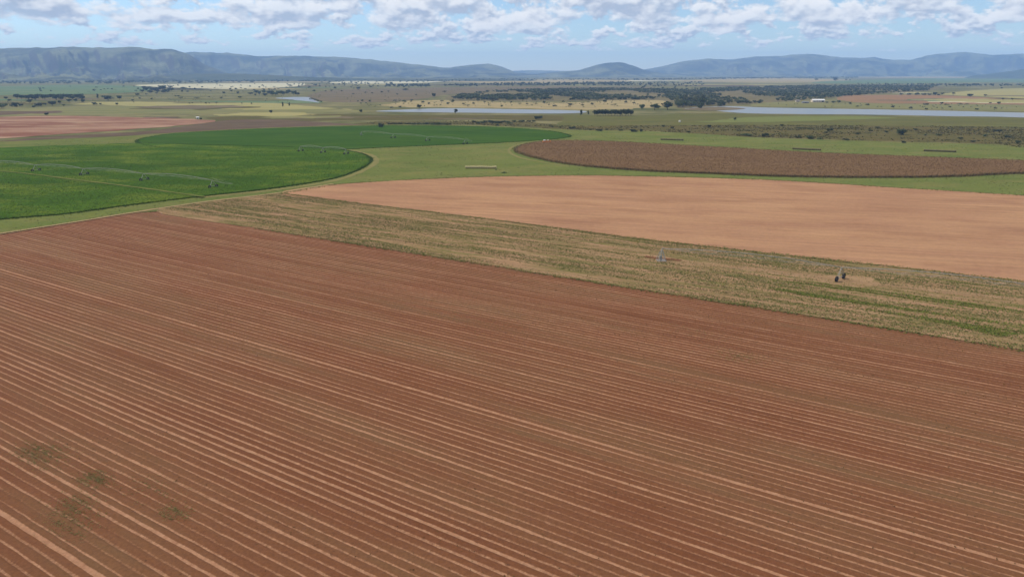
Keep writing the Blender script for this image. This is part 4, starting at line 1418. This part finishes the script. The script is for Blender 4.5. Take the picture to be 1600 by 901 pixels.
# ------------------------------------------------------------------ hay bales in rows
def bale_mesh(name, mat):
    prof = [(0.0, -0.60), (0.55, -0.61), (0.68, -0.57), (0.74, -0.48), (0.75, 0.0), (0.74, 0.48), (0.68, 0.57), (0.55, 0.61), (0.0, 0.60)]
    n = 16
    vs, fs = [], []
    for k in range(n):
        a = 2 * math.pi * k / n
        for r, w in prof:
            z = 0.74 + r * math.sin(a) * 0.98
            vs.append((w, r * math.cos(a) * 1.03 + 0.015 * math.sin(5 * a), max(z, 0.03)))
    m = len(prof)
    for k in range(n):
        for j in range(m - 1):
            fs.append((k * m + j, k * m + j + 1, ((k + 1) % n) * m + j + 1, ((k + 1) % n) * m + j))
    me = bpy.data.meshes.new(name)
    me.from_pydata(vs, [], fs)
    me.update()
    me.materials.append(mat)
    return me


BP, BO = bale_mesh('pale_bale', M['hay']), bale_mesh('old_bale', M['old_hay'])


def bale_row(p0, p1, me, label, group, scale=1.0):
    a, b = gp(*p0, 0.24), gp(*p1, 0.24)
    d = b - a
    n = max(2, int(d.length / (1.27 * scale)))
    for i in range(n):
        o = link('round_bale', me)
        c = a + d * ((i + 0.5) / n)
        o.location = (c.x + random.uniform(-.08, .08), c.y + random.uniform(-.08, .08), 0.24)
        o.rotation_euler = (0, 0, math.atan2(d.y, d.x) + random.uniform(-0.05, 0.05))
        o.scale = (scale, scale * random.uniform(0.93, 1.05), scale * random.uniform(0.93, 1.06))
        tag(o, '%s bale from the left in %s' % (ORD[i], label), 'hay bale', group)


bale_row((727, 263.2), (776, 263.5), BP, 'the pale row on grass above the orange field', 'pale row of bales', 1.15)
bale_row((1238, 233.3), (1283, 235.5), BO, 'the weathered row behind the middle of the brown maize', 'weathered row behind the maize', 1.1)
bale_row((1443, 236.3), (1494, 238.0), BO, 'the weathered rightmost row behind the brown maize', 'rightmost row of bales', 1.1)
bale_row((1032, 218.8), (1068, 219.8), BO, 'the weathered farthest row behind the maize tip', 'farthest row of bales', 1.1)


# ------------------------------------------------------------------ small farm things
def lathe(mb, c, prof, n=16):
    vs = [(c[0] + r * math.cos(2 * math.pi * k / n), c[1] + r * math.sin(2 * math.pi * k / n), c[2] + z) for k in range(n) for r, z in prof]
    m = len(prof)
    mb.add(vs, [(k * m + j, ((k + 1) % n) * m + j, ((k + 1) % n) * m + j + 1, k * m + j + 1) for k in range(n) for j in range(m - 1)])


def tank(loc, r, h, mat, label):
    t = empty('water_tank', loc)
    tag(t, label, 'tank')
    mb = MB()
    lathe(mb, (0, 0, 0), [(0.01, 0.0), (r, 0.0), (r * 1.0, h * .28), (r * .97, h * .30), (r, h * .32), (r, h * .6), (r * .97, h * .62), (r, h * .64), (r * 0.99, h * .86), (r * .8, h * .95), (r * .3, h), (0.01, h)])
    mb.build('tank_body', mat, t)
    mb = MB()
    lathe(mb, (0, 0, h), [(0.01, -0.02), (r * .22, -0.02), (r * .24, 0.1), (0.01, 0.12)], 12)
    mb.build('lid', M['dark_opening'], t)
    return t


g = gp(854, 224.2, 0.24)
tr = empty('farm_trailer', g, R(8))
tag(tr, 'orange flat trailer parked at the near edge of the far crop circle', 'trailer')
mb = MB()
mb.box((0, 0, 0.95), (7.0, 2.4, 0.35))
mb.box((0, -1.15, 1.65), (7.0, 0.1, 1.3))
mb.box((0, 1.15, 1.65), (7.0, 0.1, 1.3))
mb.box((3.45, 0, 1.75), (0.12, 2.4, 1.6))
mb.build('bed', M['orange'], tr)
mb = MB()
mb.tube([(-3.5, -0.8, 0.8), (-5.0, 0, 0.6)], 0.08, 6)
mb.tube([(-3.5, 0.8, 0.8), (-5.0, 0, 0.6)], 0.08, 6)
mb.build('drawbar', M['orange'], tr)
for sx in (-1.7, 1.9):
    for sy in (-1, 1):
        w = tyre_mesh().build('wheel', M['tyre'], tr)
        w.location = (sx, sy * 1.0, 0)
        w.scale = (0.65, 0.8, 0.65)
for dx, mt, lb in ((-1.9, 'white', 'white tank standing on the left of the orange trailer'), (1.2, 'cream', 'cream tank standing on the right of the orange trailer')):
    tank(g + Vector((dx * math.cos(R(8)), dx * math.sin(R(8)), 1.12)), 0.95, 2.3, M[mt], lb)
tank(gp(1062, 190.8, 0.15), 1.3, 2.2, M['white'], 'lone white tank on the green meadow below the wood')


def shed(name, loc, rz, L, W, Hw, Hr, wall, roof, label, openings, cat='building'):
    e = empty(name, loc, rz)
    tag(e, label, cat)
    mb = MB()
    mb.box((0, 0, Hw / 2), (L, W, Hw))
    for s in (-1, 1):
        x = s * (L / 2 - 0.01)
        mb.add([(x, -W / 2, Hw), (x, W / 2, Hw), (x, 0, Hw + Hr)], [(0, 1, 2)])
    mb.build('wall', wall, e)
    mb = MB()
    ov = 0.6
    for s in (-1, 1):
        k = Hr / (W / 2)
        y0, z0 = s * (W / 2 + ov), Hw - ov * k
        mb.add([(-L / 2 - ov, y0, z0 + .05), (L / 2 + ov, y0, z0 + .05), (L / 2 + ov, 0, Hw + Hr + .05), (-L / 2 - ov, 0, Hw + Hr + .05),
                (-L / 2 - ov, y0, z0 + .2), (L / 2 + ov, y0, z0 + .2), (L / 2 + ov, 0, Hw + Hr + .2), (-L / 2 - ov, 0, Hw + Hr + .2)],
               [(0, 1, 2, 3), (7, 6, 5, 4), (0, 4, 5, 1), (1, 5, 6, 2), (3, 7, 4, 0)])
    mb.build('roof', roof, e)
    for (nm, x, z, w, h) in openings:
        mb = MB()
        mb.box((x, -W / 2 - 0.02, z + h / 2), (w, 0.08, h))
        mb.build(nm, M['dark_opening'], e)
    return e


shed('farm_shed', gp(1277.5, 159.5, 0.1), R(-2), 25, 11, 3.6, 2.2, M['wall'], M['roof'], 'long farm shed with a white roof on the far river bank',
     [('door', 8.5, 0, 4.5, 3.0), ('window', 2.0, 1.3, 1.6, 1.3), ('window', -3.0, 1.3, 1.6, 1.3), ('door', -8, 0, 1.2, 2.2)])
shed('low_shed', gp(1258, 161.2, 0.1), R(3), 13, 6, 2.2, 0.9, M['grey_roof'], M['grey_roof'], 'low dark shed in front of the white-roofed farm shed', [('door', 0, 0, 3.0, 1.9)])
shed('farm_cottage', gp(1246, 159.3, 0.1), R(-8), 7, 6, 2.8, 1.6, M['wall'], M['concrete'], 'small grey-roofed cottage left of the farm sheds', [('door', 0, 0, 1, 2.1), ('window', 2, 1, 1.1, 1.1), ('window', -2, 1, 1.1, 1.1)])
shed('field_hut', gp(309, 185.8, 0.2), R(10), 3.0, 2.4, 2.1, 0.5, M['white'], M['roof'], 'tiny white hut at the right tip of the red field', [('door', 0.3, 0, 0.8, 1.8)])

pl = empty('utility_pole', gp(252.5, 152.5, 0.1), 0.3)
tag(pl, 'wooden utility pole in front of the grove at left', 'pole')
mb = MB()
mb.tube([(0, 0, 0), (0, 0, 10.5)], [0.2, 0.13], 8)
mb.build('post', M['bark'], pl)
mb = MB()
mb.box((0, 0, 9.8), (2.4, 0.14, 0.16))
mb.build('crossarm', M['bark'], pl)

# ------------------------------------------------------------------ haze
mb = MB()
mb.box((1000, 7000, 238.5), (36000, 19000, 483))
hz = mb.build('haze', None)
tag(hz, kind='stuff')
hm = bpy.data.materials.new('haze')
hm.use_nodes = True
ht = NT(hm.node_tree)
ht.n.clear()
ho = ht.new('ShaderNodeOutputMaterial')
pv = ht.new('ShaderNodeVolumePrincipled')
pv.inputs['Color'].default_value = (0.35, 0.58, 1.0, 1)
pv.inputs['Density'].default_value = 0.00008
pv.inputs['Anisotropy'].default_value = 0.0
ht.l.new(pv.outputs[0], ho.inputs['Volume'])
hz.data.materials.append(hm)
